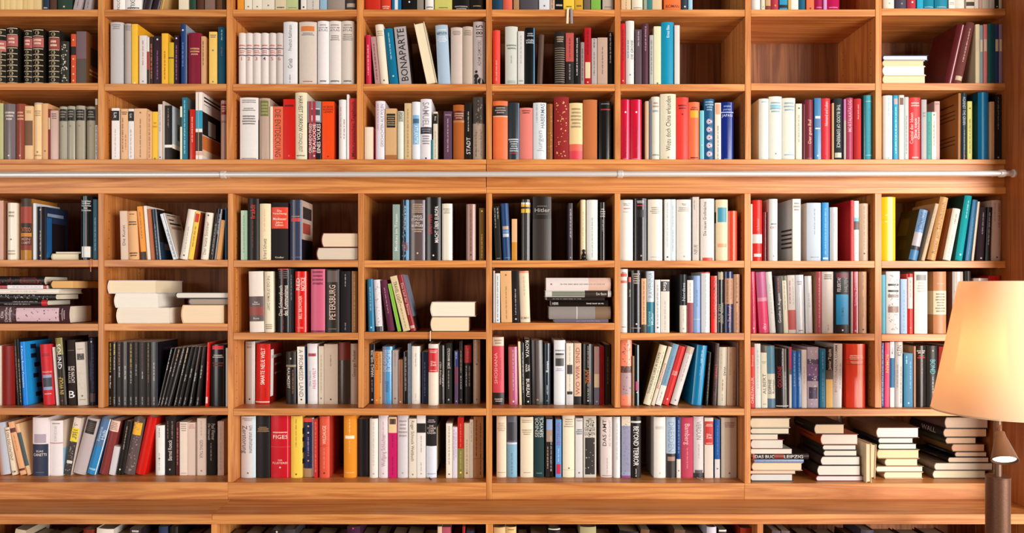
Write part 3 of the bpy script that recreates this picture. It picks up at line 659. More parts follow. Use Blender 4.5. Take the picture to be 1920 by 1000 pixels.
604 694 160 0 dcd4c4 p;V .03 .72 5a4c3c Roger Schnuck Weltbuch;D .94 8a8478
698 800 118 0 e0dcd8 p;B .13 .28 1c1814;v .33 .6 a08878;u .75 .9 a8a098;D .93 b0aca8
806 928 122 0 1a1516 h;B .49 1 d4d8e4;h .06 .12 a89898 2;H .15 .3 d0c0b8 DIE/STUNDE/DER/KINDER;h .92 .95 9098b0 1;F 0 1 .2 .9 c8b8a0;R 15110f
1040 1112 215 0 e4dccc p;v .05 .75 8a8070;D .93 7a7060;E 0 1 0 1 d8ccb8
1116 1172 258 0 d4ccd8 p;v .05 .65 a05868;u .1 .6 8a84a0
1176 1246 148 0 b81c10 p;B .51 1 7c7430;v .1 .5 e07860;v .55 .85 b8b078;D .91 f0d880
1252 1316 212 0 d0bca0 p;u .3 .9 9a8464;D .91 8a3020
1318 1358 170 0 d8c8b4 p;u .05 .4 a08c74
1364 1476 138 0 b87c4c p;v .05 .65 2a1c12;u .1 .95 3a2818;B .68 .685 6a4020
C 6 5 910 760 6.25 906.5 896
132 246 132 0 e8dcc4 h;h .1 .25 b8a890 5;h .91 .93 a89880 1
252 372 130 0 5a606c h;B .45 1 78a8c0;B .43 .46 c8d0d8;P .1 .4 30343c;u .6 .95 4a7088
412 562 142 0 e4d6bc h;h .04 .1 b0a088 2;h .2 .3 a89878 3;h .91 .93 a89878 1
570 690 128 0 143438 h;U .02 .35 c0c8c0 SENIOR/SERVICE;h .92 .94 7a9898 1
706 796 152 0 17130f p;S .0 .5 17130f;P .02 .2 8aa0c8;P .2 .4 a08878;u .48 .85 c8a8a0;u .3 .9 b0b0b8
824 892 170 0 5a94cc p;U .05 .45 8a4088 ZEITZEUGEN;P .77 .94 b82848;u .5 .75 b0d0e8
908 1050 120 0 e8dfc4 h;h .05 .2 a89888 4;D .85 6a6458;B .875 .88 b8ac90
1056 1142 155 0 d4d4d2 p;h .18 .28 40506c 3;D .92 6a7078;h .02 .06 a8a8a8 1
1152 1300 130 0 c8c4b8 p;O 1c1a1a;H .03 .09 1c1a1a DIE/NEUEN;H .1 .32 3a3836 DIE/GROSSE/LUGEN;P .35 .95 2a2826;Q b4b0a6
1356 1500 140 0 d8ccc8 h;U .03 .5 2a2420 DAS AMT;U .05 .5 7a6a70 UND DIE VERGANGENHEIT;u .68 .95 a89890;h .96 .98 8a7a78 1
C 6 5 1150 760 6.25 906.5 897
-38 54 140 0 dcdcdc h;u .1 .7 b8b0b0
98 202 135 0 8e90a8 p;B 0 .15 d4c8b0;B .9 .96 9098b0;B .96 1 8a4080;O 7880a0
208 326 138 0 15110f h;V .15 .8 f0ece8 BEYOND TERROR;B .07 .1 d8d4d0;v .85 .98 c8c4c0
478 616 142 0 e4e2da h;h .15 .2 b0b0a8 3;D .92 c0c0c0
624 738 142 0 a8bcd0 h;B .6 1 2a2422;V .07 .58 8098b0 DRESDEN;P .65 .72 a08070
742 790 142 0 0c3878 p;B .69 1 dcd4c8;u .05 .6 8098c0;D .88 6a7078
796 938 145 0 b84058 h;V .1 .45 e8b8c0 Bamberg;u .5 .85 d88898
944 1062 135 0 d4cccc h;V .08 .38 7a7480 VERDUN;u .45 .68 9a949a;P .87 .98 5a5458;B .92 1 2a2628;R e0d8c8
1072 1172 148 0 dcd0c4 p;B .06 .45 c01c18;h .1 .15 f0c0b8 2;H .26 .35 f0dcd4 Die/Zeit;h .41 .44 f0c0b8 1
1190 1250 170 0 0a54a0 p;B .68 1 dcd8d4;D .84 6a7078;u .1 .6 4080c0
1270 1452 148 0 ccb8a4 h;h .07 .17 8a4a40 4;D .92 6a4a3c;S .0 .2 d8ccb8
C 6 7 1400 760 6.25 907 903
L 42 545 805 890 3a3a3a w d8d8d4
L 42 570 785 822 a82818 w e4ccb0
L 60 655 700 792 c0a890 w e8d2b2
L 90 668 665 702 7088b0 s;u .1 .9 9aa8c8
L 75 730 602 668 2a2420 s;U .03 .45 e0dcd4 DAS BUCH;U .5 .95 e0dcd4 LEIPZIG;P .38 .55 8a3028;S 0 .03 d06068
L 50 530 550 606 c8c4bc w e8e2d4
L 44 435 430 540 7a2028 w e0dcd0
L 42 365 366 426 c8c0b0 w e4dcc8
L 42 505 302 376 2c2824 w e4dcc4
L 42 512 190 303 b8b0a0 w e4d6b8
L 812 1370 838 902 7a2410 w e8dcdc
L 825 1340 712 832 2a2418 w e4e0d6
L 865 1335 600 706 3a2424 w e6e2d8
L 898 1300 522 592 2a2420 w e6e2d8
L 888 1290 465 528 28221c w e6e4da
L 865 1310 356 480 a03c14 w e6e0d4;u .15 .7 2a120a
L 790 1150 275 392 17110d w e4ccaa;u .1 .5 8a8078
1375 1440 450 0 e6d0ac h -20;X
C 6 7 1630 760 6.25 907 898
20 75 460 50 d8c4a0 h;X
L 172 630 775 850 c8b090 w e6d6b4
L 75 635 706 776 8a7050 w e4dcc8
L 180 575 620 706 a08868 w e8d8b4
L 88 590 510 616 a8845c w e8cea4
L 100 560 436 506 181614 wl e2e0d2
L 104 520 366 432 181c28 wl e0ded2
L 80 585 230 350 6e4c34 wl dedcd6
L 740 1370 802 898 5a4a3c w e8dcbc;u .3 .8 3a2c22
L 760 1455 705 792 7a6656 w e4d8c4
L 920 1410 642 708 15110f w e4ccb0;v .1 .7 6a6a72
L 1000 1385 574 636 171310 w e0c0a4;v .1 .7 6a6a72
L 962 1360 478 568 6a4824 w dcb090
L 890 1260 402 480 2c2a18 w dcb898
L 865 1385 298 400 221814 w dcb898;V .35 .8 b0a8a0 WALL
L 882 1400 158 290 5a4038 w d4bca4
C 7 1 0 0 1 1111
-12 8 1001 6 2a2420 h
10 30 989 20 b8a890 p
32 56 997 16 3a3028 h
58 84 1000 14 5a4838 h
86 118 995 14 3a2c20 h
120 144 998 10 2a2218 h
147 166 990 8 6a2418 h
171 203 988 9 d8d0c4 h
206 236 994 8 4a3a2c p
239 260 988 6 2c2428 p;h .02 .08 d0c8c8 1
264 292 998 0 2a2018 h
296 313 985 0 24304c h
316 332 986 0 17140f h
336 362 999 0 2a2018 h
366 392 996 0 201814 h
C 7 2 0 0 1 1111
414 442 1000 0 3a2a1c h
446 474 994 8 2a2018 h
478 496 998 6 4a3a30 p
500 524 992 8 1c1614 h;D .02 d8d0c8
527 548 990 6 3a3438 h
552 580 999 0 2a2018 h
584 616 996 6 3a2a1c h
620 646 999 4 2a1c14 h
649 673 985 0 3a1430 h;D .03 b04060
676 700 998 0 6a5a44 p
704 724 994 0 2a2018 h
728 752 997 6 4a3824 p
756 784 996 6 5a4a38 p
788 816 1000 4 2a2018 h
820 828 985 0 d0b898 p
828.5 844 986 0 a85060 p
847 862 998 0 2a1c14 h
867 872 985 0 a01c20 p
874 890 993 0 2a3450 h
893 907 999 0 1c1410 h
C 7 3 0 0 1 1111
923 945 985 0 d8bc88 h;B .0 .015 2a1c14
947 967 986 0 dcbc80 h;h .03 .06 8a6838 1
972 990 1000 0 2a2018 h
992 1024 995 4 2a2018 p
1028 1050 988 0 191512 h;B .01 .03 d8d4cc
1053 1085 998 0 2a2018 h
1088 1118 986 0 a8a078 h
1121 1150 999 0 1c1410 h
1154 1190 993 8 17110f h
1194 1210 990 8 6a4a30 p
1214 1250 999 6 1c1410 h
1256 1276 990 10 5a4030 p
1280 1322 995 8 3a2c20 h
1326 1344 986 0 c8c4d0 h
1348 1362 990 0 2a2420 p;B .01 .04 d8d4cc
1366 1388 1000 0 1c1410 h
1391 1412 988 0 a83418 h
C 7 4 0 0 1 1111
1436 1452 992 12 4a4448 p
1454 1470 992 12 5a4a4c p
1474 1500 999 8 2a2018 h
1506 1540 998 0 3a2418 h
1546 1580 1000 0 1c1410 h
1586 1606 996 8 2a2018 h
1610 1634 991 12 4a4450 h
1637 1656 996 12 3a3034 p
1660 1700 999 0 2a1c14 h
1706 1746 1000 0 1c1410 h
1750 1790 998 0 2a1c14 h
"""
PAGES = ['e4d8c0', 'dccfb4', 'e8e0d0', 'd8c8a8', 'e6dcc8']
BAYGAIN = [1.2, 1.15, 1.05, 1, 1, 1, 1, 1]  # book colours in the left bays lightened to offset the weaker light
# ------------------------------------------------------------------ colours and materials
def lin(c): return c / 12.92 if c <= .04045 else ((c + .055) / 1.055) ** 2.4
def rgb(h): return tuple(lin(int(h[i:i + 2], 16) / 255) for i in (0, 2, 4)) + (1.0,)
def newmat(name):
    m = bpy.data.materials.new(name); m.use_nodes = True
    nt = m.node_tree; b = nt.nodes['Principled BSDF']
    return m, nt, b
def node(nt, t, **kw):
    n = nt.nodes.new(t)
    for k, v in kw.items(): setattr(n, k, v)
    return n
def wood(name, axis, dark, light, rough=.42, scale=1.0):
    m, nt, b = newmat(name); L = nt.links.new
    tc = node(nt, 'ShaderNodeTexCoord'); oi = node(nt, 'ShaderNodeObjectInfo')
    off = node(nt, 'ShaderNodeVectorMath', operation='SCALE'); off.inputs[0].default_value = (13.1, 7.7, 23.3); L(oi.outputs['Random'], off.inputs['Scale'])
    add = node(nt, 'ShaderNodeVectorMath', operation='ADD'); L(tc.outputs['Object'], add.inputs[0]); L(off.outputs[0], add.inputs[1])
    mp = node(nt, 'ShaderNodeMapping'); L(add.outputs[0], mp.inputs[0])
    sc = [24 * scale] * 3; sc[axis] = 1.1 * scale; mp.inputs['Scale'].default_value = sc
    n1 = node(nt, 'ShaderNodeTexNoise'); n1.inputs['Scale'].default_value = 1.0; n1.inputs['Detail'].default_value = 4; n1.inputs['Distortion'].default_value = 1.2; L(mp.outputs[0], n1.inputs[0])
    mul = node(nt, 'ShaderNodeMath', operation='MULTIPLY'); mul.inputs[1].default_value = 7.0; L(n1.outputs[0], mul.inputs[0])
    fr = node(nt, 'ShaderNodeMath', operation='PINGPONG'); fr.inputs[1].default_value = 1.0; L(mul.outputs[0], fr.inputs[0])
    mp2 = node(nt, 'ShaderNodeMapping'); L(add.outputs[0], mp2.inputs[0]); s2 = [300 * scale] * 3; s2[axis] = 7 * scale; mp2.inputs['Scale'].default_value = s2
    n2 = node(nt, 'ShaderNodeTexNoise'); n2.inputs['Scale'].default_value = 1.0; n2.inputs['Detail'].default_value = 2; L(mp2.outputs[0], n2.inputs[0])
    mx = node(nt, 'ShaderNodeMix', data_type='FLOAT'); mx.inputs[0].default_value = .4; L(fr.outputs[0], mx.inputs[2]); L(n2.outputs[0], mx.inputs[3])
    rp = node(nt, 'ShaderNodeValToRGB'); rp.color_ramp.elements[0].position = .15; rp.color_ramp.elements[1].position = .85
    rp.color_ramp.elements[0].color = rgb(dark); rp.color_ramp.elements[1].color = rgb(light); L(mx.outputs[0], rp.inputs[0])
    hs = node(nt, 'ShaderNodeHueSaturation'); L(rp.outputs[0], hs.inputs['Color'])
    mr = node(nt, 'ShaderNodeMapRange'); mr.inputs['To Min'].default_value = .9; mr.inputs['To Max'].default_value = 1.08; L(oi.outputs['Random'], mr.inputs['Value']); L(mr.outputs[0], hs.inputs['Value'])
    L(hs.outputs[0], b.inputs['Base Color'])
    bp = node(nt, 'ShaderNodeBump'); bp.inputs['Strength'].default_value = .06; bp.inputs['Distance'].default_value = .002; L(n2.outputs[0], bp.inputs['Height']); L(bp.outputs[0], b.inputs['Normal'])
    b.inputs['Roughness'].default_value = rough
    return m
WX = wood('cherry_wood_grain_across', 0, *('b4692f', 'de9853'))
WZ = wood('cherry_wood_grain_upright', 2, *('b4692f', 'de9853'))
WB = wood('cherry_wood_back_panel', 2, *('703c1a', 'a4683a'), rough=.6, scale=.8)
def covermat(name, rough, noise, coat=0.0):
    m, nt, b = newmat(name); L = nt.links.new
    oi = node(nt, 'ShaderNodeObjectInfo'); tc = node(nt, 'ShaderNodeTexCoord')
    n = node(nt, 'ShaderNodeTexNoise'); n.inputs['Scale'].default_value = 60 if noise < .2 else 900; n.inputs['Detail'].default_value = 3; L(tc.outputs['Object'], n.inputs[0])
    mr = node(nt, 'ShaderNodeMapRange'); mr.inputs['To Min'].default_value = 1 - noise; mr.inputs['To Max'].default_value = 1 + noise; L(n.outputs[0], mr.inputs['Value'])
    hs = node(nt, 'ShaderNodeHueSaturation'); L(oi.outputs['Color'], hs.inputs['Color']); L(mr.outputs[0], hs.inputs['Value'])
    L(hs.outputs[0], b.inputs['Base Color']); b.inputs['Roughness'].default_value = rough; b.inputs['Specular IOR Level'].default_value = .3; b.inputs['Coat Weight'].default_value = coat; b.inputs['Coat Roughness'].default_value = .15
    return m
M_JACKET = covermat('glossy_dust_jacket', .38, .05)
M_GLOSS = covermat('laminated_cover', .22, .03, .3)
M_CLOTH = covermat('book_cloth', .75, .22)
def attrmat(name, rough):
    m, nt, b = newmat(name)
    a = node(nt, 'ShaderNodeAttribute', attribute_name='ink'); tc = node(nt, 'ShaderNodeTexCoord')
    n = node(nt, 'ShaderNodeTexNoise'); n.inputs['Scale'].default_value = 120; nt.links.new(tc.outputs['Object'], n.inputs[0])
    mr = node(nt, 'ShaderNodeMapRange'); mr.inputs['To Min'].default_value = .94; mr.inputs['To Max'].default_value = 1.06; nt.links.new(n.outputs[0], mr.inputs['Value'])
    hs = node(nt, 'ShaderNodeHueSaturation'); nt.links.new(a.outputs['Color'], hs.inputs['Color']); nt.links.new(mr.outputs[0], hs.inputs['Value'])
    nt.links.new(hs.outputs[0], b.inputs['Base Color']); b.inputs['Roughness'].default_value = rough
    return m
M_INK = attrmat('printed_ink', .45)
def pagemat():
    m, nt, b = newmat('page_edges'); L = nt.links.new
    oi = node(nt, 'ShaderNodeObjectInfo'); tc = node(nt, 'ShaderNodeTexCoord')
    mp = node(nt, 'ShaderNodeMapping'); mp.inputs['Scale'].default_value = (1400, 6, 6); L(tc.outputs['Object'], mp.inputs[0])
    n = node(nt, 'ShaderNodeTexNoise'); n.inputs['Scale'].default_value = 1; n.inputs['Detail'].default_value = 3; L(mp.outputs[0], n.inputs[0])
    mr = node(nt, 'ShaderNodeMapRange'); mr.inputs['To Min'].default_value = .82; mr.inputs['To Max'].default_value = 1.1; L(n.outputs[0], mr.inputs['Value'])
    hs = node(nt, 'ShaderNodeHueSaturation'); L(oi.outputs['Color'], hs.inputs['Color']); L(mr.outputs[0], hs.inputs['Value'])
    L(hs.outputs[0], b.inputs['Base Color']); b.inputs['Roughness'].default_value = .85
    return m
M_PAGE = pagemat()
def plain(name, col, rough, metal=0.0, noise=.08, scale=80):
    m, nt, b = newmat(name); L = nt.links.new
    tc = node(nt, 'ShaderNodeTexCoord'); n = node(nt, 'ShaderNodeTexNoise'); n.inputs['Scale'].default_value = scale; L(tc.outputs['Object'], n.inputs[0])
    mr = node(nt, 'ShaderNodeMapRange'); mr.inputs['To Min'].default_value = 1 - noise; mr.inputs['To Max'].default_value = 1 + noise; L(n.outputs[0], mr.inputs['Value'])
    hs = node(nt, 'ShaderNodeHueSaturation'); hs.inputs['Color'].default_value = rgb(col); L(mr.outputs[0], hs.inputs['Value']); L(hs.outputs[0], b.inputs['Base Color'])
    b.inputs['Roughness'].default_value = rough; b.inputs['Metallic'].default_value = metal
    return m

# ------------------------------------------------------------------ mesh helpers
class MB:
    def __init__(s): s.v = []; s.f = []; s.c = []
    def quad(s, pts, col=None):
        i = len(s.v); s.v += [tuple(p) for p in pts]; s.f.append(tuple(range(i, i + len(pts)))); s.c.append(col)
    def box(s, x0, x1, y0, y1, z0, z1, col=None):
        i = len(s.v); s.v += [(x0,y0,z0),(x1,y0,z0),(x1,y1,z0),(x0,y1,z0),(x0,y0,z1),(x1,y0,z1),(x1,y1,z1),(x0,y1,z1)]
        s.f += [tuple(i + k for k in q) for q in ((0,3,2,1),(4,5,6,7),(0,1,5,4),(1,2,6,5),(2,3,7,6),(3,0,4,7))]; s.c += [col] * 6
    def tube(s, pts, r, n=12, cap=True):
        base = len(s.v); P = [Vector(p) for p in pts]
        rr = r if isinstance(r, (list, tuple)) else [r] * len(P)
        for k, p in enumerate(P):
            t = (P[min(k + 1, len(P) - 1)] - P[max(k - 1, 0)]).normalized()
            a = t.orthogonal().normalized() if k == 0 else (a - t * a.dot(t)).normalized()
            bb = t.cross(a)
            for j in range(n):
                q = 2 * math.pi * j / n; s.v.append(tuple(p + (a * math.cos(q) + bb * math.sin(q)) * rr[k]))
        for k in range(len(P) - 1):
            for j in range(n):
                s.f.append((base + k*n + j, base + k*n + (j+1) % n, base + (k+1)*n + (j+1) % n, base + (k+1)*n + j)); s.c.append(None)
        if cap:
            for e, fl in ((base, -1), (base + (len(P) - 1) * n, 1)):
                i = len(s.v); s.v += s.v[e:e + n]; s.f.append(tuple(range(i, i + n))[::fl]); s.c.append(None)
    def lathe(s, prof, n=32, cx=0, cy=0, closed=False):
        base = len(s.v)
        for r, z in prof:
            for j in range(n):
                q = 2 * math.pi * j / n; s.v.append((cx + r * math.cos(q), cy + r * math.sin(q), z))
        K = len(prof)
        for k in range(K if closed else K - 1):
            k2 = (k + 1) % K
            for j in range(n):
                s.f.append((base + k*n + j, base + k*n + (j+1) % n, base + k2*n + (j+1) % n, base + k2*n + j)); s.c.append(None)
    def mesh(s, name, mat, ink=False, smooth=False):
        me = bpy.data.meshes.new(name); me.from_pydata(s.v, [], s.f); me.materials.append(mat)
        if ink:
            at = me.attributes.new('ink', 'FLOAT_COLOR', 'CORNER'); buf = []
            for p, c in zip(me.polygons, s.c): buf += list(c or (0, 0, 0, 1)) * p.loop_total
            at.data.foreach_set('color', buf)
        if smooth:
            for p in me.polygons: p.use_smooth = True
        return me
    def build(s, name, mat, parent=None, ink=False, smooth=False, bevel=0):
        o = bpy.data.objects.new(name, s.mesh(name, mat, ink, smooth)); COL.objects.link(o)
        if parent: o.parent = parent
        if bevel:
            md = o.modifiers.new('edge', 'BEVEL'); md.width = bevel; md.segments = 2; md.limit_method = 'ANGLE'
        return o
def spun(top, axis, prof, name, mat, parent, n=36):
    """a lathe turned about an arbitrary axis; prof = (radius, distance along the axis)"""
    m = MB(); m.lathe(prof, n); o = m.build(name, mat, parent, smooth=False)
    o.location = top; o.rotation_euler = axis.to_track_quat('Z', 'Y').to_euler(); return o
def tag(o, label, cat, group=None):
    o['label'] = label; o['category'] = cat
    if group: o['group'] = group
    return o
def empty(name, loc=(0, 0, 0)):
    o = bpy.data.objects.new(name, None); COL.objects.link(o); o.location = loc; o.empty_display_size = .05
    return o
def struct(o): o['kind'] = 'structure'; return o

# ------------------------------------------------------------------ room shell
FLOORM = wood('oak_floor_boards', 0, '8a5a34', 'b88556', .5)
m = MB(); m.box(-4.2, 4.2, -4.5, .36, -.05, 0); struct(m.build('floor', FLOORM))
m = MB(); m.box(-4.2, 4.2, .312, .36, 0, 3.0); struct(m.build('wall_back', plain('white_plaster', 'd8d0c4', .9, 0, .03, 30)))

# ------------------------------------------------------------------ bookcase units
UP = [(-60, -49), (183.5, 195), (424.5, 436), (669, 680.5), (911.5, 922), (1153, 1163.5), (1397, 1408), (1641.5, 1653), (1886, 1898)]
UL = [(-60, -49), (184, 194.5), (427, 437), (671.5, 682), (911.5, 922), (1152.5, 1163), (1396, 1407.5), (1640.5, 1653), (1886, 1898)]
BASE = {0: [17.5]*7 + [15.5], 1: [155.5, 157, 157.2, 157.2, 157.5, 157.5, 156, 155.8], 2: [299]*8,
        3: [487.5, 487.5, 488, 488.5, 488.5, 489, 489.5, 489.5], 4: [607.5, 607.5, 624.5, 623, 606, 625, 626, 627],
        5: [765.5, 765.5, 766.5, 766.5, 766.5, 766.5, 767.5, 767.5], 6: [905, 905, 905.5, 905.5, 906.5, 906.5, 907, 907]}
TH = 13; DEPTH = .30; TOPY = -112
def under(row, bay):     # photo y of the underside above a bay
    if row == 0: return TOPY
    if row == 3: return 363
    return BASE[row - 1][bay] + TH
def pbox(x0, x1, ya, yb, y0, y1): m = MB(); m.box(KX(x0), KX(x1), y0, y1, KZ(yb), KZ(ya)); return m
pin_me = None
def pins(parent, x0, x1, yb):
    global pin_me
    if pin_me is None:
        q = MB(); q.tube([(0, 0, 0), (.002, 0, 0), (.008, 0, .0002)], [.0022, .0018, .0018], 8); q.box(.0006, .009, -.003, .003, .0012, .0022); pin_me = q.mesh('shelf_pin', plain('nickel_pin', 'b8b0a8', .35, .8), smooth=False)
    for x, sg in ((x0, 1), (x1, -1)):
        for y in (.035, .255):
            o = bpy.data.objects.new('shelf_pin', pin_me); COL.objects.link(o); o.parent = parent
            o.location = (KX(x) + sg * .001, y, KZ(yb) - .0024); o.scale = (sg, 1, 1)
M_HOLE = plain('dark_drill_hole', '1a0e08', .9)
def holes(parent, x, sg, ya, yb):
    q = MB()
    for y in (.035, .255):
        z = KZ(yb) + .02
        while z < KZ(ya) - .02:
            xx = KX(x) + sg * .0003
            ring = [(xx, y + .0022 * math.cos(k * math.pi / 4), z + .0022 * math.sin(k * math.pi / 4)) for k in range(8)]
            q.quad(ring); z += .032
    o = q.build('pin_holes', M_HOLE, parent); o['kind'] = 'stuff'
units = []
for u, (b0, b1) in enumerate(((0, 4), (4, 8))):
    side = ('left', 'right')[u]
    r = empty('bookcase', (0, 0, 0)); units.append(r)
    tag(r, ('cherry wood bookcase of eight bays, the half ending left of the central seam',
            'cherry wood bookcase half right of the central seam, ending at the tall side panel')[u], 'bookcase', 'built-in cherry wood bookcases')
    xl = UP[b0][0] if u == 0 else UP[4][0]; xr = UP[4][0] - .4 if u == 0 else 1886
    for i in range(b0 + (0 if u == 0 else 0), b1 + (0 if u == 0 else 0)):
        a, b = UP[i]; pbox(a, b, TOPY - 13, 299, 0, DEPTH).build('upright', WZ, r, bevel=.0012)
        a, b = UL[i]; yb = 905 if i in (0, 2, 4, 6) else 765.5
        if i == 4: yb = 937
        if i == 6: yb = 907
        pbox(a, b, 363, yb - (.6 if i in (1, 3, 5, 7) else 0), 0, DEPTH).build('upright', WZ, r, bevel=.0012)
        holes(r, UL[i][1], 1, 372, 760); holes(r, UP[i][1], 1, 30, 290)
        if i > b0: holes(r, UL[i][0], -1, 372, 760); holes(r, UP[i][0], -1, 30, 290)
    pbox(xl, xr, TOPY - 13, TOPY, .001, DEPTH).build('top_board', WX, r)
    for i in range(b0, b1):
        for row in (0, 1):
            a, b = UP[i][1] + .2, UP[i + 1][0] - .2; y = BASE[row][i]
            pbox(a, b, y, y + TH, .001, DEPTH).build('shelf_board', WX, r, bevel=.0012); pins(r, a, b, y + TH)
        for row in (3, 4):
            a, b = UL[i][1] + .2, UL[i + 1][0] - .2; y = BASE[row][i]
            pbox(a, b, y, y + TH, .001, DEPTH).build('shelf_board', WX, r, bevel=.0012); pins(r, a, b, y + TH)
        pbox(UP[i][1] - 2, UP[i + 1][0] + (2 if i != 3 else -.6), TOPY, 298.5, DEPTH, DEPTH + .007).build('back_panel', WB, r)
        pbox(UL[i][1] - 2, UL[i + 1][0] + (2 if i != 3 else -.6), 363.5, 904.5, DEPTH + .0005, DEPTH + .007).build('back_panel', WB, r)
    for i in range(b0, b1, 2):
        y = BASE[5][i]; pbox(UL[i][1] + .2, UL[i + 2][0] - .2, y, y + TH, .0, DEPTH).build('shelf_board', WX, r, bevel=.0012)
    pbox(xl, xr, 299, 308, -.001, DEPTH).build('lower_board', WX, r, bevel=.0015)
    pbox(xl + .5, xr - .3, 308, 351, .006, .03).build('frieze_board', WX, r, bevel=.001)
    pbox(xl, xr, 351, 363, -.001, DEPTH).build('upper_board', WX, r, bevel=.0015)
    for i in range(b0, b1, 2):
        e = UL[i + 2][0] if i != b1 - 2 or u == 0 else 1886
        s0 = UL[i][0] if i != 4 else UL[4][1]
        pbox(s0, e - .2, BASE[6][i], 937, 0, DEPTH).build('plinth_board', WX, r, bevel=.0012)
m = MB(); m.box(KX(1886), KX(1886) + .04, -.16, DEPTH, KZ(937), KZ(TOPY - 13))
sp = m.build('side_panel', wood('shaded_cherry_side_panel', 2, *('8e4a1e', 'ac6632')), units[1], bevel=.002)  # wood colour darkened for the shade on this left-facing side

# counter ledge and cabinets under it
cl = empty('counter_ledge', (0, 0, .80)); tag(cl, 'long cherry wood counter ledge running below the bookcases', 'counter')
YC = -.175; k = 1 + YC / D
zc1 = .80; zc0 = zc1 - 11 * S * k; zr0 = zc0 - 9 * S * k
x0c, x1c = KX(-70), KX(1886) + .26
sx = KX(397, YC)
for a, b in ((x0c, sx - .0004), (sx + .0004, x1c)):
    m = MB(); m.box(a, b, YC, .30, zc0 - .8, zc1 - .8); m.build('counter_board', WX, cl, bevel=.002)
m = MB(); m.box(x0c, x1c, YC + .008, YC + .03, zr0 - .8, zc0 - .8 - .0004); m.build('edge_moulding', WX, cl, bevel=.001)
YF = -.155
cabs = []
LX = [(-70, -60), (396, 407), (911, 924), (1420, 1431), (1990, 2001)]
zs = .515
for u in (0, 1):
    r = empty('base_cabinet', (0, 0, 0)); cabs.append(r)
    tag(r, ('open cherry wood base cabinet under the counter, left of the central seam', 'open cherry wood base cabinet under the counter, reaching the floor lamp')[u], 'cabinet', 'base cabinets under the counter')
    seg = LX[:3] if u == 0 else LX[2:]
    for j, (a, b) in enumerate(seg):
        if u == 0 and j == 2: continue
        m = MB(); m.box(KX(a, YF), KX(b, YF), YF, .30, 0, zc0 - .0005 if False else zr0); m.build('upright', WZ, r, bevel=.001)
    for (a, _a2), (b, _b2) in zip(seg[:-1], seg[1:]):
        xa = KX(_a2, YF) + .0004; xb = KX(b, YF) - .0004
        for z in (zs, .26):
            m = MB(); m.box(xa, xb, YF + .002, .298, z - .022, z); m.build('shelf_board', WX, r, bevel=.001)
        m = MB(); m.box(xa, xb, YF + .01, .298, 0, .09); m.build('plinth_board', WX, r)
        m = MB(); m.box(xa, xb, .30, .308, 0, zc0); m.build('back_panel', WB, r)

# steel rail in front of the frieze
ra = empty('ladder_rail', (KX(950), -.045, KZ(327, -.045))); tag(ra, 'round brushed steel ladder rail running across both bookcases', 'rail')
M_STEEL = plain('brushed_steel', 'e2deda', .34, .35, .05, 200)
yr = -.045
def RP(px): py = 328.4 + (325.4 - 328.4) * px / 1900; return Vector((KX(px, yr), yr, KZ(py, yr))) - ra.location
for a, b in ((-60, 418.7), (419.3, 1161.7), (1162.3, 1880)):
    m = MB(); m.tube([RP(a), RP(b)], .0105, 20); m.build('tube', M_STEEL, ra, smooth=True)
for a, b in ((414, 424.5), (1157, 1168), (1873, 1884)):
    m = MB(); m.tube([RP(a), RP(a + .6), RP(a + 1.6), RP(b - 1.6), RP(b - .6), RP(b)], [.0108, .0134, .0142, .0142, .0134, .0108], 20); m.build('coupling', M_STEEL, ra)
    c = RP((a + b) / 2); m = MB(); m.tube([c + Vector((0, .008, 0)), (c.x, .0505, c.z)], .006, 12); m.build('bracket', M_STEEL, ra, smooth=True)
m = MB(); e = RP(1884); xe = KX(1886) - .0005
m.tube([e, (xe - .007, e.y, e.z), (xe - .006, e.y, e.z), (xe, e.y, e.z)], [.0105, .0105, .015, .015], 20); m.build('end_flange', M_STEEL, ra)

# ------------------------------------------------------------------ glyphs (built-in font outlines, cached)
CH = sorted(set(''.join(f.split(' ', 4)[-1] for ln in DATA.splitlines() for f in ln.split(';')[1:] if f and f[0] in 'VUH')) | set('123456'))
def glyphs():
    tmp = []
    for c in CH + ['II']:
        for body in ((c, 'I' + c + 'I') if c != 'II' else (c, c)):
            cu = bpy.data.curves.new('t', 'FONT'); cu.body = body; cu.resolution_u = 2; cu.offset = .003
            o = bpy.data.objects.new('t', cu); COL.objects.link(o); tmp.append((c, body, o))
    bpy.context.view_layer.update(); dg = bpy.context.evaluated_depsgraph_get(); G = {}; adv = {}; w2 = 0
    for c, body, o in tmp:
        me = o.evaluated_get(dg).to_mesh()
        vs_ = [(v.co.x, v.co.y) for v in me.vertices]; fs = [tuple(p.vertices) for p in me.polygons]
        mxx = max((v[0] for v in vs_), default=0)
        if c == 'II': w2 = mxx
        elif body == c:
            bm = bmesh.new(); bm.from_mesh(me)                      # cut along a grid so that letters can follow a round spine
            for ax_ in (0, 1):
                k = -.2
                while k < 1.6:
                    k += .16; n_ = Vector((1, 0, 0)) if ax_ == 0 else Vector((0, 1, 0))
                    bmesh.ops.bisect_plane(bm, geom=bm.verts[:] + bm.edges[:] + bm.faces[:], plane_co=n_ * k, plane_no=n_, dist=1e-5)
            bm.verts.index_update(); G[c] = ([(v.co.x, v.co.y) for v in bm.verts], [tuple(v.index for v in f.verts) for f in bm.faces]); bm.free()
        else: adv[c] = mxx
        o.evaluated_get(dg).to_mesh_clear()
    for c, body, o in tmp:
        cu = o.data; bpy.data.objects.remove(o); bpy.data.curves.remove(cu)
    return G, {c: max(adv[c] - w2, .1) for c in adv}
GL, ADV = glyphs()
CAPH = .70

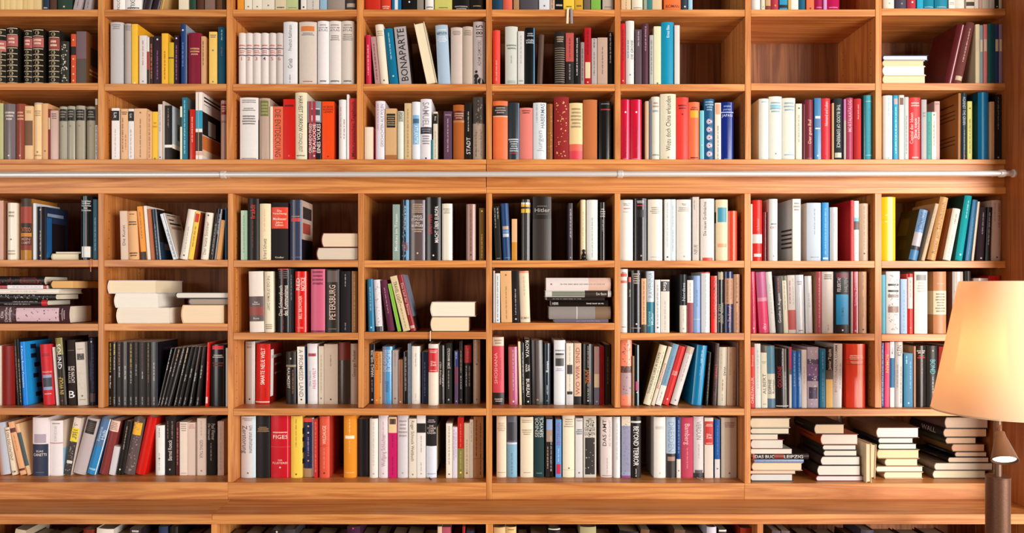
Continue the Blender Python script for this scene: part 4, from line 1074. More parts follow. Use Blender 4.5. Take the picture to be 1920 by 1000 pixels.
# ------------------------------------------------------------------ words for labels
def hsv(h):
    import colorsys
    return colorsys.rgb_to_hsv(*[int(h[i:i + 2], 16) / 255 for i in (0, 2, 4)])
def cname(h):
    H, s, v = hsv(h); H *= 360
    if v < .2: return 'black'
    if v < .3 and s < .5: return 'near-black'
    if s < .1: return 'white' if v > .8 else 'light grey' if v > .6 else 'grey' if v > .38 else 'dark grey'
    if s < .22:
        if v > .82: return 'off-white' if s < .14 else 'cream'
        if 15 < H < 70: return 'greige' if v > .55 else 'grey-brown'
        if 170 < H < 260: return 'pale blue' if v > .7 else 'slate grey'
        return 'pinkish grey' if v > .5 else 'dark mauve' if H > 260 or H < 15 else 'grey-green'
    if H < 12 or H >= 345:
        if s < .5: return 'dusty pink' if v > .6 else 'maroon'
        return 'bright red' if v > .7 else 'dark red' if v > .38 else 'maroon'
    if H < 40:
        if v < .3: return 'dark brown'
        if v < .6: return 'brown'
        if s < .3: return 'beige'
        if s < .55: return 'tan'
        return 'orange' if H > 18 else 'red-orange'
    if H < 68:
        if v < .5: return 'olive'
        if s < .42: return 'cream' if v > .75 else 'khaki'
        return 'yellow'
    if H < 165: return 'dark green' if v < .4 else 'light green' if s < .4 else 'green'
    if H < 195: return 'dark teal' if v < .42 else 'pale teal' if s < .4 else 'teal'
    if H < 255: return 'navy blue' if v < .5 else 'pale blue' if s < .45 else 'blue'
    if H < 300: return 'dark purple' if v < .35 else 'purple' if s > .3 else 'lilac'
    return 'plum' if v < .5 else 'magenta pink' if s > .55 else 'mauve pink'
ORD = 'zeroth first second third fourth fifth sixth seventh eighth ninth tenth eleventh twelfth thirteenth fourteenth fifteenth sixteenth seventeenth eighteenth nineteenth twentieth'.split() + ['twenty-first', 'twenty-second', 'twenty-third', 'twenty-fourth', 'twenty-fifth', 'twenty-sixth', 'twenty-seventh', 'twenty-eighth', 'twenty-ninth', 'thirtieth'] + ['thirty-%s' % w for w in ('first', 'second', 'third', 'fourth', 'fifth')]

# ------------------------------------------------------------------ one book
GAIN = 1.0
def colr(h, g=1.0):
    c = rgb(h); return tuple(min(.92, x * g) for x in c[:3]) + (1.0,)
def make_book(kind, t, h, d, color, page, feats, rnd, gain, flat=False, plain_only=False):
    hard = kind == 'h'
    th = .0021 if hard and t > .012 else .0012 if hard else .0006
    b = min(.24 * t, .0065) if hard and t > .012 else min(.12 * t, .0012)
    if flat: b *= .5
    ins = .003 if hard else .0004
    n = 10 if hard and t > .012 else 4
    sy = lambda x: b * (2 * x / t - 1) ** 2 if 0 < x < t else b
    root = empty('hardcover_book' if hard else 'paperback_book')
    out = [(0, d)] + [(t * i / n, sy(t * i / n)) for i in range(n + 1)] + [(t, d)]
    inn = [(th, d)] + [(th + (t - 2 * th) * i / n, sy(t * i / n) + th) for i in range(n + 1)] + [(t - th, d)]
    m = MB(); K = len(out)
    for x, y in out: m.v += [(x, y, 0), (x, y, h)]
    for x, y in inn: m.v += [(x, y, 0), (x, y, h)]
    o2 = 2 * K
    for i in range(K - 1):
        a, c = 2 * i, 2 * i + 2
        m.f += [(a, c, c + 1, a + 1), (o2 + c, o2 + a, o2 + a + 1, o2 + c + 1), (a + 1, c + 1, o2 + c + 1, o2 + a + 1), (c, a, o2 + a, o2 + c)]
    m.f += [(0, 1, o2 + 1, o2), (2 * K - 1, 2 * K - 2, o2 + 2 * K - 2, o2 + 2 * K - 1)]
    m.c = [None] * len(m.f)
    v_ = hsv(color)
    mat = rnd.choice([M_JACKET, M_JACKET, M_GLOSS, M_CLOTH] if hard else [M_JACKET, M_JACKET, M_GLOSS])
    if any(f[:1] == 'S' for f in feats): mat = M_GLOSS
    cv = m.build('cover', mat, root); cv.color = colr(color, gain)
    # page block, rounded with the spine
    m = MB(); g = .0003; p = [(th + g, d - ins - .0004)] + [(th + g + (t - 2 * th - 2 * g) * i / n, sy(t * i / n) + th + .0006) for i in range(n + 1)] + [(t - th - g, d - ins - .0004)]
    if t - 2 * th - 2 * g > .0006:
        K = len(p); z0, z1 = ins, h - ins
        for x, y in p: m.v += [(x, y, z0), (x, y, z1)]
        for i in range(K): a, c = 2 * i, 2 * ((i + 1) % K); m.f.append((a, c, c + 1, a + 1)); m.c.append(None)
        m.f += [tuple(2 * i + 1 for i in range(K)), tuple(2 * i for i in range(K))[::-1]]; m.c += [None, None]
        pb = m.build('page_block', M_PAGE, root); pb.color = colr(page, gain)
    if plain_only: return root
    # printing: bands, panels and stripes, some being painted highlights / lettering / pictures on the boards
    BD = MB(); TX = MB(); SD = MB(); ep = [.00025]
    def strip(M, u0, u1, a0, a1, col, e=None):
        e = e or ep[0]; u0 = max(u0, .0); u1 = min(u1, 1); nn = max(1, int(math.ceil((u1 - u0) * n)))
        for i in range(nn):
            ua, ub = t * (u0 + (u1 - u0) * i / nn), t * (u0 + (u1 - u0) * (i + 1) / nn)
            ya, yb_ = (sy(min(max(ua, 1e-6), t - 1e-6)) - e, sy(min(max(ub, 1e-6), t - 1e-6)) - e)
            M.quad([(ua, ya, h * (1 - a1)), (ub, yb_, h * (1 - a1)), (ub, yb_, h * (1 - a0)), (ua, ya, h * (1 - a0))], col)
    def disc(M, cu, ca, r, col, k=10):
        M.quad([(cu + r * math.cos(2 * math.pi * j / k), sy(cu + r * math.cos(2 * math.pi * j / k)) - ep[0], h * (1 - ca) + r * math.sin(2 * math.pi * j / k)) for j in range(k)], col)
    def text(lines, a0, a1, mode, col, lane=(0, 1)):
        L = (a1 - a0) * h; lw = (lane[1] - lane[0]) * t
        nl = len(lines)
        for li, s in enumerate(lines):
            W = sum(ADV[c] for c in s)
            if W <= 0: continue
            if mode == 'H':
                lh = L / nl; gy = min(lh * .78 / CAPH, .05); gx = min(t * .84 / W, gy * 1.15)
            else:
                gy = min(lw / nl * (.66 if nl == 1 else .8) / CAPH, .05); gx = min(L / W, gy * 1.25)
            if mode != 'H': gy = min(gy, gx * 1.45, lw / nl * (.46 if s != s.upper() and nl == 1 else 1) / CAPH); gx = min(gx, gy * 1.25)
            pen = 0
            for c in s:
                gv, gf = GL[c]; i0 = len(TX.v)
                for x, y in gv:
                    X = (pen + x) * gx; Y = (y - CAPH / 2) * gy
                    if mode == 'H': u = t / 2 - W * gx / 2 + X; z = h * (1 - a0) - lh * (li + .5) + Y
                    elif mode == 'V': u = t * (lane[0] + (lane[1] - lane[0]) * (1 - (li + .5) / nl)) + Y; z = h * (1 - (a0 + a1) / 2) + W * gx / 2 - X
                    else: u = t * (lane[0] + (lane[1] - lane[0]) * (li + .5) / nl) - Y; z = h * (1 - (a0 + a1) / 2) - W * gx / 2 + X
                    TX.v.append((u, sy(min(max(u, 1e-6), t - 1e-6)) - ep[0], z))
                for f in gf: TX.f.append(tuple(i0 + q for q in f)); TX.c.append(col)
                pen += ADV[c]
    def dashes(a0, a1, col, lane):
        c0 = t * (lane[0] + lane[1]) / 2; hw = min(t * (lane[1] - lane[0]) * .26, .0032)
        z = h * (1 - a0); z1 = h * (1 - a1)
        while z > z1 + .002:
            wl = rnd.uniform(.006, .02); ze = max(z - wl, z1)
            while z > ze:
                s_ = rnd.uniform(.0007, .0015); hh = hw * rnd.choice((.62, .62, .75, 1.0)); sh = rnd.choice((0, 0, hw * .2))
                strip(TX, (c0 - hh + sh) / t, (c0 + hh * .7 + sh) / t, 1 - z / h, 1 - max(z - s_, z1) / h, col); z -= s_ + .0007
            z -= .0028
    vert = [(i, float(f.split()[1]), float(f.split()[2])) for i, f in enumerate(feats) if f[0] in 'vuVU']
    words = None
    for i, f in enumerate(feats):
        if TX.f: TX.build('lettering', M_INK, root, ink=True); TX.v, TX.f, TX.c = [], [], []
        q = f.split(' ', 4); T = q[0]; ep[0] += .00003
        if T in 'vuVU':
            a0, a1 = float(q[1]), float(q[2]); grp = [x for x in vert if x[1] < a1 - .02 and x[2] > a0 + .02]
            j = [x[0] for x in grp].index(i); nl = len(grp); lane = (.06 + .88 * j / nl, .06 + .88 * (j + 1) / nl)
            if T in 'VU': text(q[4].split('/'), a0, a1, T, colr(q[3], gain), lane)
            else: dashes(a0, a1, colr(q[3], gain), lane)
            words = words or q[3]
        elif T == 'H': text(q[4].split('/'), float(q[1]), float(q[2]), 'H', colr(q[3], gain)); words = words or q[3]
        elif T == 'h':
            a0, a1, k = float(q[1]), float(q[2]), int(q[4]); st = (a1 - a0) / k
            for j in range(k):
                w_ = rnd.uniform(.5, .8); x = .5 - w_ / 2
                while x < .5 + w_ / 2:
                    s_ = rnd.uniform(.0009, .002) / t; strip(TX, x, min(x + s_, .95), a0 + st * (j + .2), a0 + st * (j + rnd.choice((.7, .7, .8))), colr(q[3], gain)); x += s_ + .0006 / t
            words = words or q[3]
        elif T in 'BPS':
            m = MB(); cq = colr(q[3], gain)
            if T == 'B': strip(m, 0, 1, float(q[1]), min(float(q[2]), .9985), cq)
            elif T == 'P': strip(m, .12, .88, float(q[1]), float(q[2]), cq)
            else: strip(m, float(q[1]), float(q[2]), .004, .996, cq)  # lengthwise stripes: printed ones, plus gloss highlights painted on shiny spines
            m.build('spine_stripe_highlight' if T == 'S' else 'spine_panel', M_INK, root, ink=True)
        elif T == 'D': disc(BD, t / 2, float(q[1]), min(.18 * t, .0034), colr(q[2], gain))
        elif T in 'OQ':
            for _ in range(46 if T == 'O' else 20):
                u = rnd.uniform(.16, .84); a = rnd.uniform(.06, .94); r = rnd.uniform(.05, .14) * min(t, .03); ep[0] += .000001
                k = rnd.choice((4, 5, 6, 8)); disc(BD, u * t, a, r * .8, colr(q[1], gain), k)
        elif T == 'G':
            for a in (.02, .13, .36, .46, .56, .66, .76, .86, .97): strip(BD, .03, .97, a, a + .012, colr('c8b898', gain))
            for a in (.08, .415, .515, .615, .715, .815, .92): disc(BD, t / 2, a, t * .2, colr('9a8a6c', gain), 6)
        elif T == 'Z':
            a = .3
            while a < .96: strip(BD, .02, .98, a, a + .012, colr('8a7c68', gain)); a += .042
        elif T == 'J':
            for a in (.37, .5, .63, .76, .9): disc(BD, t / 2, a, t * .3, colr('a8b8d0', gain)); ep[0] += .00003; disc(BD, t / 2, a, t * .2, colr(q[1], gain)); ep[0] += .00003; disc(BD, t / 2, a, t * .08, colr('803048', gain))
        elif T == 'K':
            for cu, ca, r in ((.25, .79, .12), (.25, .86, .2), (.35, .92, .28), (.6, .94, .25), (.22, .965, .14), (.82, .97, .12)): disc(BD, cu * t, ca, r * t, colr('1a1210', gain)); ep[0] += .00001
        elif T in 'FE':
            q = f.split(); u0, u1, a0, a1 = map(float, q[1:5]); y0 = b + (d - b) * u0; y1 = b + (d - b) * u1
            e = .0002 + .00004 * i; x = t + e if T == 'F' else -e
            pts = [(x, y0, h * (1 - a1)), (x, y1, h * (1 - a1)), (x, y1, h * (1 - a0)), (x, y0, h * (1 - a0))]
            SD.quad(pts if T == 'F' else pts[::-1], colr(q[5], gain))
    if BD.f:
        o = BD.build('spine_ornament', M_INK, root, ink=True); o['kind'] = 'stuff'
    if TX.f: TX.build('lettering', M_INK, root, ink=True)
    if SD.f: SD.build('cover_picture', M_INK, root, ink=True)
    return root

# ------------------------------------------------------------------ reading the shelves
ROWN = ['cropped top shelf', 'second shelf down', 'third shelf down', 'fourth shelf down', 'fifth shelf down', 'sixth shelf down', 'seventh shelf down', 'cabinet below counter']
def poly(x0, t, h, ang, z):
    c, s = math.cos(ang), math.sin(ang)
    px = x0 + t if ang > 0 else x0                      # pivot corner on the shelf
    loc = [(-t if ang > 0 else 0, 0), (0 if ang > 0 else t, 0), (0 if ang > 0 else t, h), (-t if ang > 0 else 0, h)]
    return [(px + x * c + y * s, z - x * s + y * c) for x, y in loc]
def sat(A, B, tol=-.00015):
    for P_ in (A, B):
        for i in range(4):
            ex, ez = P_[(i + 1) % 4][0] - P_[i][0], P_[(i + 1) % 4][1] - P_[i][1]; l = math.hypot(ex, ez); nx, nz = ez / l, -ex / l
            a = [x * nx + y * nz for x, y in A]; bb = [x * nx + y * nz for x, y in B]
            if max(a) <= min(bb) + tol or max(bb) <= min(a) + tol: return False
    return True
cells = {}; cur = None
for ln in DATA.splitlines():
    ln = ln.strip()
    if not ln: continue
    if ln[0] == 'C':
        q = ln.split(); row, bay = int(q[1]), int(q[2]); ox, oy, sc = map(float, q[3:6]); base = float(q[6]); vis = float(q[7]) if len(q) > 7 else None
        cur = cells.setdefault((row, bay), []); continue
    head, *feats = ln.split(';'); feats = [f.strip() for f in feats if f.strip()]; q = head.split()
    if q[0] == 'L':
        cur.append(dict(L=1, x0=ox + float(q[1]) / sc, x1=ox + float(q[2]) / sc, y0=oy + float(q[3]) / sc, y1=oy + float(q[4]) / sc, col=q[5], face=q[6], page=q[7] if len(q) > 7 else 'e0d6c2', f=feats, vis=vis, base=base))
    else:
        cur.append(dict(L=0, x0=ox + float(q[0]) / sc, x1=ox + float(q[1]) / sc, y0=oy + float(q[2]) / sc, lean=float(q[3]) / sc, col=q[4], kind=q[5], back=float(q[6]) / 1000 if len(q) > 6 else 0, f=feats, vis=vis, base=base))
rnd = random.Random(7)
warn = []
hidden = []
M_RIB = attrmat('ribbon_silk', .6)
def ribbon(root_world, x, y, z, col, length, parent, dx=0, wide=0):
    """flat silk ribbon from the foot of a book over the board edge and down"""
    m = MB(); wd = .0016; pts = [(x, y + .004, z + .0019), (x + dx * .3, -.0035 if length > 0 else y - .012, z + .0019)]
    if length > 0: pts += [(x + dx * .5, -.0045, z - .004), (x + dx, -.006, z - length)]
    else: pts += [(x + dx, y - .03, z + .0019)]
    m.tube(pts, wd if not wide else .0012, 6)
    if wide:
        m.v = [(cx_ + (vx - cx_) * wide / .0012, vy, vz) for k_, (px_, py_, pz_) in enumerate(pts) for vx, vy, vz in m.v[k_ * 6:k_ * 6 + 6] for cx_ in (px_,)] + [(pts[e_][0] + (vx - pts[e_][0]) * wide / .0012, vy, vz) for e_, q_ in ((0, 0), (-1, 6)) for vx, vy, vz in m.v[len(pts) * 6 + q_:len(pts) * 6 + q_ + 6]]
    m.c = [colr(col)] * len(m.f)
    o = m.build('ribbon', M_RIB, None, ink=True); o.parent = parent; o.matrix_parent_inverse = parent.matrix_world.inverted() if False else Matrix.LocRotScale(parent.location, parent.rotation_euler.to_quaternion(), None).inverted()
for (row, bay), items in cells.items():
    bi = bay - 1; UU = UP if row < 3 else UL
    if row == 7:
        bl = KX(LX[bay - 1][1], YF) + .001; br = KX(LX[bay][0], YF) - .001; zb = zs; zt = zc0
    elif row == 6:
        bl = KX(UU[bi][1]) + .0006; br = KX(UU[min(bi + 2, 8)][0]) - .0006; zb = KZ(BASE[6][bi]); zt = KZ(BASE[5][bi] + TH)
    else:
        bl = KX(UU[bi][1]) + .0006; br = KX(UU[bi + 1][0]) - .0006; zb = KZ(BASE[row][bi]); zt = KZ(under(row, bi))
    zb += .0003
    bayname = {6: ORD[(bay + 1) // 2] + ' wide bay', 7: ORD[bay] + ' compartment'}.get(row, ORD[bay] + ' bay')
    grp = 'books in the %s of the %s' % (bayname, ROWN[row])
    placed = []; piles = []; nth = 0
    stand = sorted([b for b in items if not b['L']], key=lambda b: b['x0']); lying = sorted([b for b in items if b['L']], key=lambda b: -b['y1'])
    up_ = [b for b in stand if abs(b['lean']) < 5]; lr = [b for b in stand if b['lean'] >= 5][::-1]; ll = [b for b in stand if b['lean'] <= -5]
    for b in lying + up_ + ll + lr:
        if row == 7: setb = YF + .05
        elif b['vis']: setb = max(.012, D * ((b['base'] - CY) / (b['vis'] - CY) - 1))
        else: setb = .016
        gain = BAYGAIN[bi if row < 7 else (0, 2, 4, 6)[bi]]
        if b['L']:
            x0, x1 = max(KX(b['x0'], setb), bl), min(KX(b['x1'], setb), br)
            kz = S * (1 + setb / D); t = (b['y1'] - b['y0']) * kz
            z = zb
            for (a0, a1, zz) in piles:
                if min(a1, x1) - max(a0, x0) > .01: z = max(z, zz)
            t = min(max(t, .006), zt - z - .001)
            if t < .004: warn.append(('no room', row, bay, b['col'])); continue
            piles.append((x0, x1, z + t + .0003)); placed.append([(x0, z), (x1, z), (x1, z + t), (x0, z + t)])
            ft = [('B' + f[1:] if f[0] == 'S' else 'v' + f[1:] if f[0] == 'u' else 'V' + f[1:] if f[0] == 'U' else f) for f in b['f'] if f[0] != 'R']
            if b['face'] == 's':
                R = make_book('h' if t > .016 else 'p', t, x1 - x0, .15, b['col'], b['page'], ft, rnd, gain)
                M3 = Matrix(((0, 0, -1), (0, 1, 0), (1, 0, 0))); loc = Vector((x1, setb, z))
            else:
                ln_ = min(.225, max(.19, (x1 - x0) * 1.45)); kd = 'h' if b['face'] in ('wl', 'wr') or t > .02 or b['col'] in ('2a3560', '8a1420', '7a2028') else 'p'
                if row == 3 and bay == 1: setb = .04
                R = make_book(kd, t, ln_, x1 - x0, b['col'], b['page'], ft, rnd, gain)
                M3 = Matrix(((0, 1, 0), (0, 0, 1), (1, 0, 0))); loc = Vector((x0, setb, z))
            R.location = loc; R.rotation_euler = M3.to_euler()
            for f in b['f']:
                if f[0] == 'R': q = f.split(); ribbon(None, KX(float(q[3])), setb, z, q[1], float(q[2]), R)
            b['root'] = R; b['xm'] = (x0 + x1) / 2; b['zz'] = z
            continue
        setb = max(.004, setb + b['back']) if row < 7 else setb
        x0, x1 = KX(b['x0'], setb), KX(b['x1'], setb); ztop = KZ(b['y0'], setb)
        if row == 0: ztop = min(ztop, zt - .004)
        if row == 7: ztop = KZ(b['y0'] + (12 if b['y0'] >= 994 else 3), setb)
        H = ztop - zb; lean = b['lean'] * S * (1 + setb / D)
        ang = math.atan2(lean, H); T0 = (x1 - x0) * math.cos(ang)
        def dims(x0, x1, ang):
            t = (x1 - x0) * math.cos(ang); hh = (H - t * abs(math.sin(ang))) / math.cos(ang); return t, hh
        best = None; X0, X1, A0 = x0, x1, ang
        trials = sorted(((sh, la, tr) for sh in (0, .001, -.001, .002, -.002, .0035, -.0035, .005, -.005, .008, -.008, .012) for la in (1, .96, .9, .83, .75, .65, .5, .3, 0) for tr in (0, .0006, .0012, .002, .003, .0045)
                         if tr < .3 * (x1 - x0)), key=lambda q: abs(q[0]) / .004 + (1 - q[1]) * (1.6 if abs(ang) > .02 else 0) + q[2] / .002)
        for sh, la, tr in trials:
            x0, x1, ang = X0 + sh + tr / 2, X1 + sh - tr / 2, A0 * la
            t, hh = dims(x0, x1, ang)
            if t < .0016: continue
            pl = poly(x0 if ang <= 0 else x1 - t, t, hh, ang, zb)
            over = max(p[1] for p in pl) - zt + .0008
            if over > 0:
                hh -= over / math.cos(ang); pl = poly(x0 if ang <= 0 else x1 - t, t, hh, ang, zb)
            if min(p[0] for p in pl) < bl or max(p[0] for p in pl) > br: continue
            if not any(sat(pl, p) for p in placed): best = (pl, t, hh, ang); break
        if best is None: warn.append(('unplaced', row, bay, round(b['x0']), b['col'])); continue
        pl, t, hh, ang = best; placed.append(pl)
        dpt = min(max(hh * .68, .10), .19); dpt = min(dpt, DEPTH - setb - .004 if row < 7 else .19)
        X = 'X' in b['f']; ft = [f for f in b['f'] if f != 'X' and f[0] not in 'RW']
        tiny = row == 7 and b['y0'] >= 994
        R = make_book(b['kind'], t, hh, dpt, b['col'], b['col'] if X else '7e6e58' if row == 7 else PAGES[rnd.randrange(len(PAGES))], ft, rnd, gain, plain_only=tiny)  # cabinet books get a darker page colour that imitates the shade inside
        c, s = math.cos(ang), math.sin(ang)
        piv = pl[0]                                     # world place of local (0,0,0)
        R.location = (piv[0], setb, piv[1]); R.rotation_euler = (0, ang, 0)
        if X:
            R.rotation_euler = (Matrix.Rotation(ang, 3, 'Y') @ Matrix.Rotation(math.pi, 3, 'Z')).to_euler(); R.location = (pl[1][0], setb + dpt, pl[1][1])
        b['root'] = R; b['xm'] = (x0 + x1) / 2; b['t'] = t; b['h'] = hh; b['ang'] = ang
        for f in b['f']:
            if f[0] == 'R': q = f.split(); ribbon(None, b['xm'] - .008, setb, zb, q[1], float(q[2]) if len(q) > 2 else -1, R, dx=float(q[3]) if len(q) > 3 else .012)
            if f[0] == 'W': q = f.split(); [ribbon(None, b['xm'] + o_, setb, zb, c_, .056, R, dx=dx_, wide=.0045) for c_, o_, dx_ in zip(q[1:], (-.004, .0055), (-.004, .003))]
        if tiny: hidden.append(R)
    # labels
    st = sorted([b for b in items if not b['L'] and 'root' in b], key=lambda b: b['xm'])
    hs_ = [b['h'] for b in st] or [1]
    for i, b in enumerate(st):
        R = b['root']
        if R in hidden: continue
        hard = b['kind'] == 'h'; X = 'X' in b['f']
        size = 'leaning' if abs(b['ang']) > .09 else 'thick' if b['t'] > .042 else 'slim' if b['t'] < .014 else 'tall' if b['h'] > sorted(hs_)[-1] * .97 and len(st) > 2 else 'short' if b['h'] < sorted(hs_)[len(hs_) // 2] * .86 else ''
        ph = ''
        bands = [f.split()[3] for f in b['f'] if f[0] in 'BP' and float(f.split()[2]) - float(f.split()[1]) > .05 and cname(f.split()[3]) != cname(b['col'])]
        let = [f.split()[3] for f in b['f'] if f[0] in 'VUHvuh' and cname(f.split()[3]) != cname(b['col'])]
        if X: ph = 'turned pages outward'
        elif any(f[0] == 'G' for f in b['f']): ph = 'with gilt bands'
        elif any(f[0] in 'OJQ' for f in b['f']): ph = 'with patterned spine'
        elif bands: ph = 'with %s panel' % cname(bands[0])
        elif let: ph = 'with %s lettering' % cname(let[0])
        elif not any(f[0] in 'VUHvuhD' for f in b['f']): ph = 'with plain spine'
        pos = 'first from left' if i == 0 else ('last on right' if i == len(st) - 1 else ORD[i + 1] + ' from left')
        lab = ' '.join(x for x in (size, cname(b['col']), 'hardcover' if hard else 'paperback', ph) if x) + ', %s, %s, %s' % (pos, bayname, ROWN[row])
        if len(lab.replace(',', '').split()) > 16: lab = lab.replace(size + ' ', '', 1) if size else lab
        tag(R, lab, 'book', grp)
    # lying stacks: split into piles by overlap, counted from the top
    pl_ = []
    for b in sorted([b for b in items if b['L'] and 'root' in b], key=lambda b: b['x0']):
        for p in pl_:
            if any(min(b['x1'], c['x1']) - max(b['x0'], c['x0']) > .35 * min(b['x1'] - b['x0'], c['x1'] - c['x0']) for c in p): p.append(b); break
        else: pl_.append([b])
    pl_.sort(key=lambda p: min(b['x0'] for b in p))
    for j, p in enumerate(pl_):
        p.sort(key=lambda b: -b['zz'])
        for i, b in enumerate(p):
            pos = 'topmost in' if i == 0 else 'bottom of' if i == len(p) - 1 else ORD[i + 1] + ' down in'
            stack = 'stack' if len(pl_) == 1 else ORD[j + 1] + ' stack'
            show = ('%s spine' % cname(b['col'])) if b['face'] == 's' else '%s page edges' % cname(b['page'])
            tag(b['root'], 'lying book, %s, %s %s, %s, %s' % (show, pos, stack, bayname, ROWN[row]), 'book', 'stacked ' + grp)
# the dim books deep in the base cabinet, hardly seen, become one object
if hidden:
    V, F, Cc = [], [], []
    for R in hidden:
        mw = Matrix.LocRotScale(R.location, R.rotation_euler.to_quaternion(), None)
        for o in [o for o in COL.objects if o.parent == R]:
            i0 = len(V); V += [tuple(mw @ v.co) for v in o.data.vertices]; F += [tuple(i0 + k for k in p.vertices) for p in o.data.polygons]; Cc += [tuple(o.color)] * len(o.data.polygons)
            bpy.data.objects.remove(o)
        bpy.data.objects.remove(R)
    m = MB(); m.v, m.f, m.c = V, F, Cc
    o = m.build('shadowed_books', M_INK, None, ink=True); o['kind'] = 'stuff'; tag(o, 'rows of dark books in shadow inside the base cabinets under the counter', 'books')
print('WARN', len(warn), warn)

# ------------------------------------------------------------------ small black figurine
fg = empty('figurine', (KX(1095, .008), .015, KZ(488.5) + .0003)); tag(fg, 'small black figurine standing before cream books, fifth bay, fourth shelf down', 'figurine')
M_FIG = plain('black_glaze', '14110f', .3)
m = MB(); m.lathe([(0, 0), (.0125, 0), (.0128, .003), (.011, .006), (.0095, .0075), (0, .0078)], 24); m.build('base', M_FIG, fg, smooth=True)
m = MB(); m.lathe([(0, .0078), (.0092, .008), (.0098, .014), (.0085, .021), (.005, .026), (.0038, .029), (0, .0295)], 24); m.build('body', M_FIG, fg, smooth=True)
m = MB(); m.lathe([(0, .0285)] + [(.0062 * math.sin(a), .0355 - .0068 * math.cos(a)) for a in [math.pi * k / 10 for k in range(1, 10)]] + [(0, .0423)], 20); m.build('head', M_FIG, fg, smooth=True)

# ------------------------------------------------------------------ floor lamp in front of the right bookcase
YL = -.45
xl = KX(1871, YL); kk = S * (1 + YL / D)
fl = empty('floor_lamp', (xl, YL, 0)); tag(fl, 'bronze floor lamp with a cream cone shade and small reading spot', 'lamp')
M_BR = plain('hammered_bronze', '6a4a38', .45, .45, .4, 260)
M_BR2 = plain('smooth_bronze', '74594a', .4, .45, .08)
ms, nt, b_ = newmat('cream_linen_shade'); b_.inputs['Base Color'].default_value = rgb('fbecd4'); b_.inputs['Roughness'].default_value = .9
tl = node(nt, 'ShaderNodeBsdfTranslucent'); tl.inputs[0].default_value = rgb('ffe4c2'); mx = node(nt, 'ShaderNodeMixShader'); mx.inputs[0].default_value = .55
wv = node(nt, 'ShaderNodeTexNoise'); wv.inputs['Scale'].default_value = 500; tcs = node(nt, 'ShaderNodeTexCoord'); nt.links.new(tcs.outputs['Object'], wv.inputs[0])
bmp = node(nt, 'ShaderNodeBump'); bmp.inputs['Strength'].default_value = .15; bmp.inputs['Distance'].default_value = .0005; nt.links.new(wv.outputs[0], bmp.inputs['Height']); nt.links.new(bmp.outputs[0], b_.inputs['Normal'])
nt.links.new(b_.outputs[0], mx.inputs[1]); nt.links.new(tl.outputs[0], mx.inputs[2]); nt.links.new(mx.outputs[0], nt.nodes['Material Output'].inputs[0])
zt_, zb_ = KZ(527.5, YL), KZ(772.5, YL); rt, rb = 62.5 * kk, 109 * kk
m = MB(); m.lathe([(rb, zb_), (rt, zt_), (rt - .0012, zt_), (rb - .0012, zb_)], 64, closed=True); m.build('shade', ms, fl, smooth=False)
for p in fl.children[0].data.polygons: p.use_smooth = True
md = fl.children[0].modifiers.new('crease', 'EDGE_SPLIT')
m = MB(); m.lathe([(rb + .0006, zb_ - .0005), (rb - .002, zb_ - .0005), (rb - .002, zb_ + .004), (rb + .0003, zb_ + .004)], 64, closed=True); m.build('lower_hem', plain('shade_hem', 'e8c8a0', .9), fl)
zp = KZ(893, YL); rp = 20 * kk
m = MB(); m.lathe([(0, .02), (rp, .02), (rp, zp - .004), (rp + .001, zp - .003), (rp + .001, zp), (0, zp)], 40); oc = m.build('column', M_BR, fl, smooth=True); oc.modifiers.new('crease', 'EDGE_SPLIT')
m = MB(); m.lathe([(0, 0), (.15, 0), (.15, .012), (.14, .02), (0, .021)], 56); m.build('base', M_BR, fl)
xs = -.5 * kk
m = MB(); m.tube([(xs, 0, zp - .01), (xs, 0, KZ(742, YL))], 6.5 * kk, 16); m.build('stem', M_BR2, fl, smooth=True)
m = MB(); m.lathe([(0, KZ(742, YL)), (.016, KZ(742, YL)), (.018, KZ(736, YL)), (.016, KZ(723, YL)), (0, KZ(722, YL))], 20, cx=xs); m.build('bulb_socket', M_BR2, fl)
me_, nt, b_ = newmat('lit_bulb'); em = node(nt, 'ShaderNodeEmission'); em.inputs[0].default_value = (1, .72, .42, 1); em.inputs[1].default_value = 5.0; nt.links.new(em.outputs[0], nt.nodes['Material Output'].inputs[0])
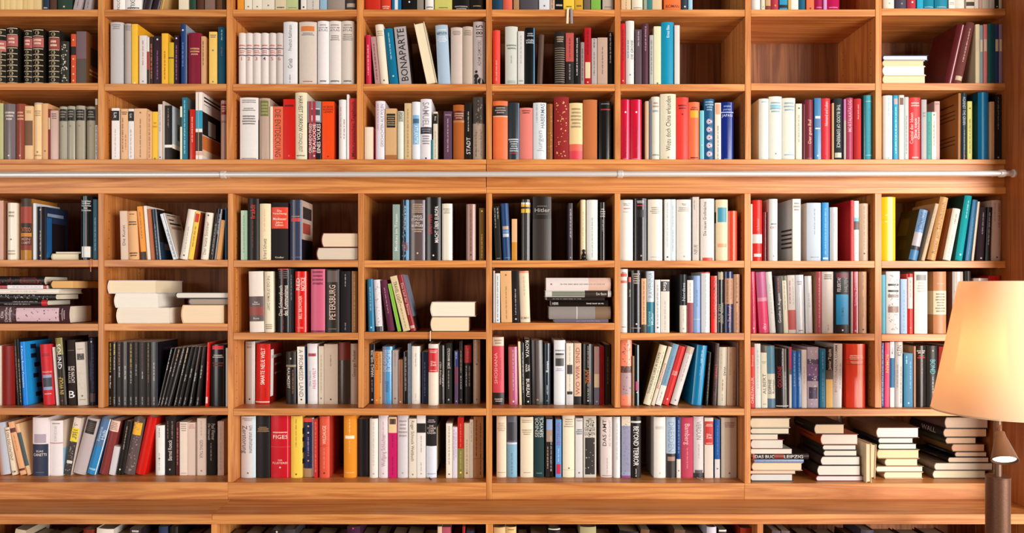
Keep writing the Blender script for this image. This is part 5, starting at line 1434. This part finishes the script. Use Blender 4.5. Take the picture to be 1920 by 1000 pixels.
m = MB(); zc_ = KZ(700, YL); m.lathe([(.03 * math.sin(math.pi * k / 12) + .0001, zc_ - .036 * math.cos(math.pi * k / 12)) for k in range(13)], 20, cx=xs); m.build('bulb', me_, fl, smooth=True)
for k in range(3):
    a = 2 * math.pi * k / 3 + .4; m = MB(); m.tube([(xs + .012 * math.cos(a), .012 * math.sin(a), KZ(739, YL)), ((rb * .925) * math.cos(a), rb * .925 * math.sin(a), KZ(736, YL))], .0016, 6); m.build('shade_arm', M_BR2, fl)
# reading spot: knuckle, conical hood, lit lens
yq = -.05; kq = S * (1 + (YL + yq) / D)
def SP(px, py, dy): return Vector((KX(px, YL + dy) - xl, dy, KZ(py, YL + dy)))
top = SP(1874, 809, yq + .004); bot = SP(1884, 864, yq - .044)
m = MB(); m.tube([(xs, -.004, KZ(800, YL)), SP(1874, 801, -.03), SP(1873.5, 804, yq + .004), top], [.0055, .0065, .0075, .006], 12); m.build('spot_arm', M_BR2, fl, smooth=True)
ax = bot - top; L_ = ax.length
hood = spun(top, ax, [(0, 0), (4 * kq, 0), (8 * kq, .004), (9 * kq, L_ * .2), (11 * kq, L_ * .3), (22 * kq, L_ * .98), (22.5 * kq, L_), (20.5 * kq, L_), (10 * kq, L_ * .36), (0, L_ * .34)], 'spot_hood', M_BR2, fl)
for p_ in hood.data.polygons: p_.use_smooth = True
m2, nt, b_ = newmat('lit_spot_lens'); em = node(nt, 'ShaderNodeEmission'); em.inputs[0].default_value = (1, .9, .75, 1); em.inputs[1].default_value = 4.0; nt.links.new(em.outputs[0], nt.nodes['Material Output'].inputs[0])
spun(top, ax, [(0, L_ * .9), (18.5 * kq, L_ * .9), (18.5 * kq, L_ * .94), (0, L_ * .95)], 'spot_lens', m2, fl)
l = bpy.data.lights.new('lamp_bulb_light', 'POINT'); l.energy = 2.2; l.color = (1, .76, .5); l.shadow_soft_size = .018
o = bpy.data.objects.new('lamp_bulb_light', l); COL.objects.link(o); o.location = (xl + xs, YL, KZ(664, YL))
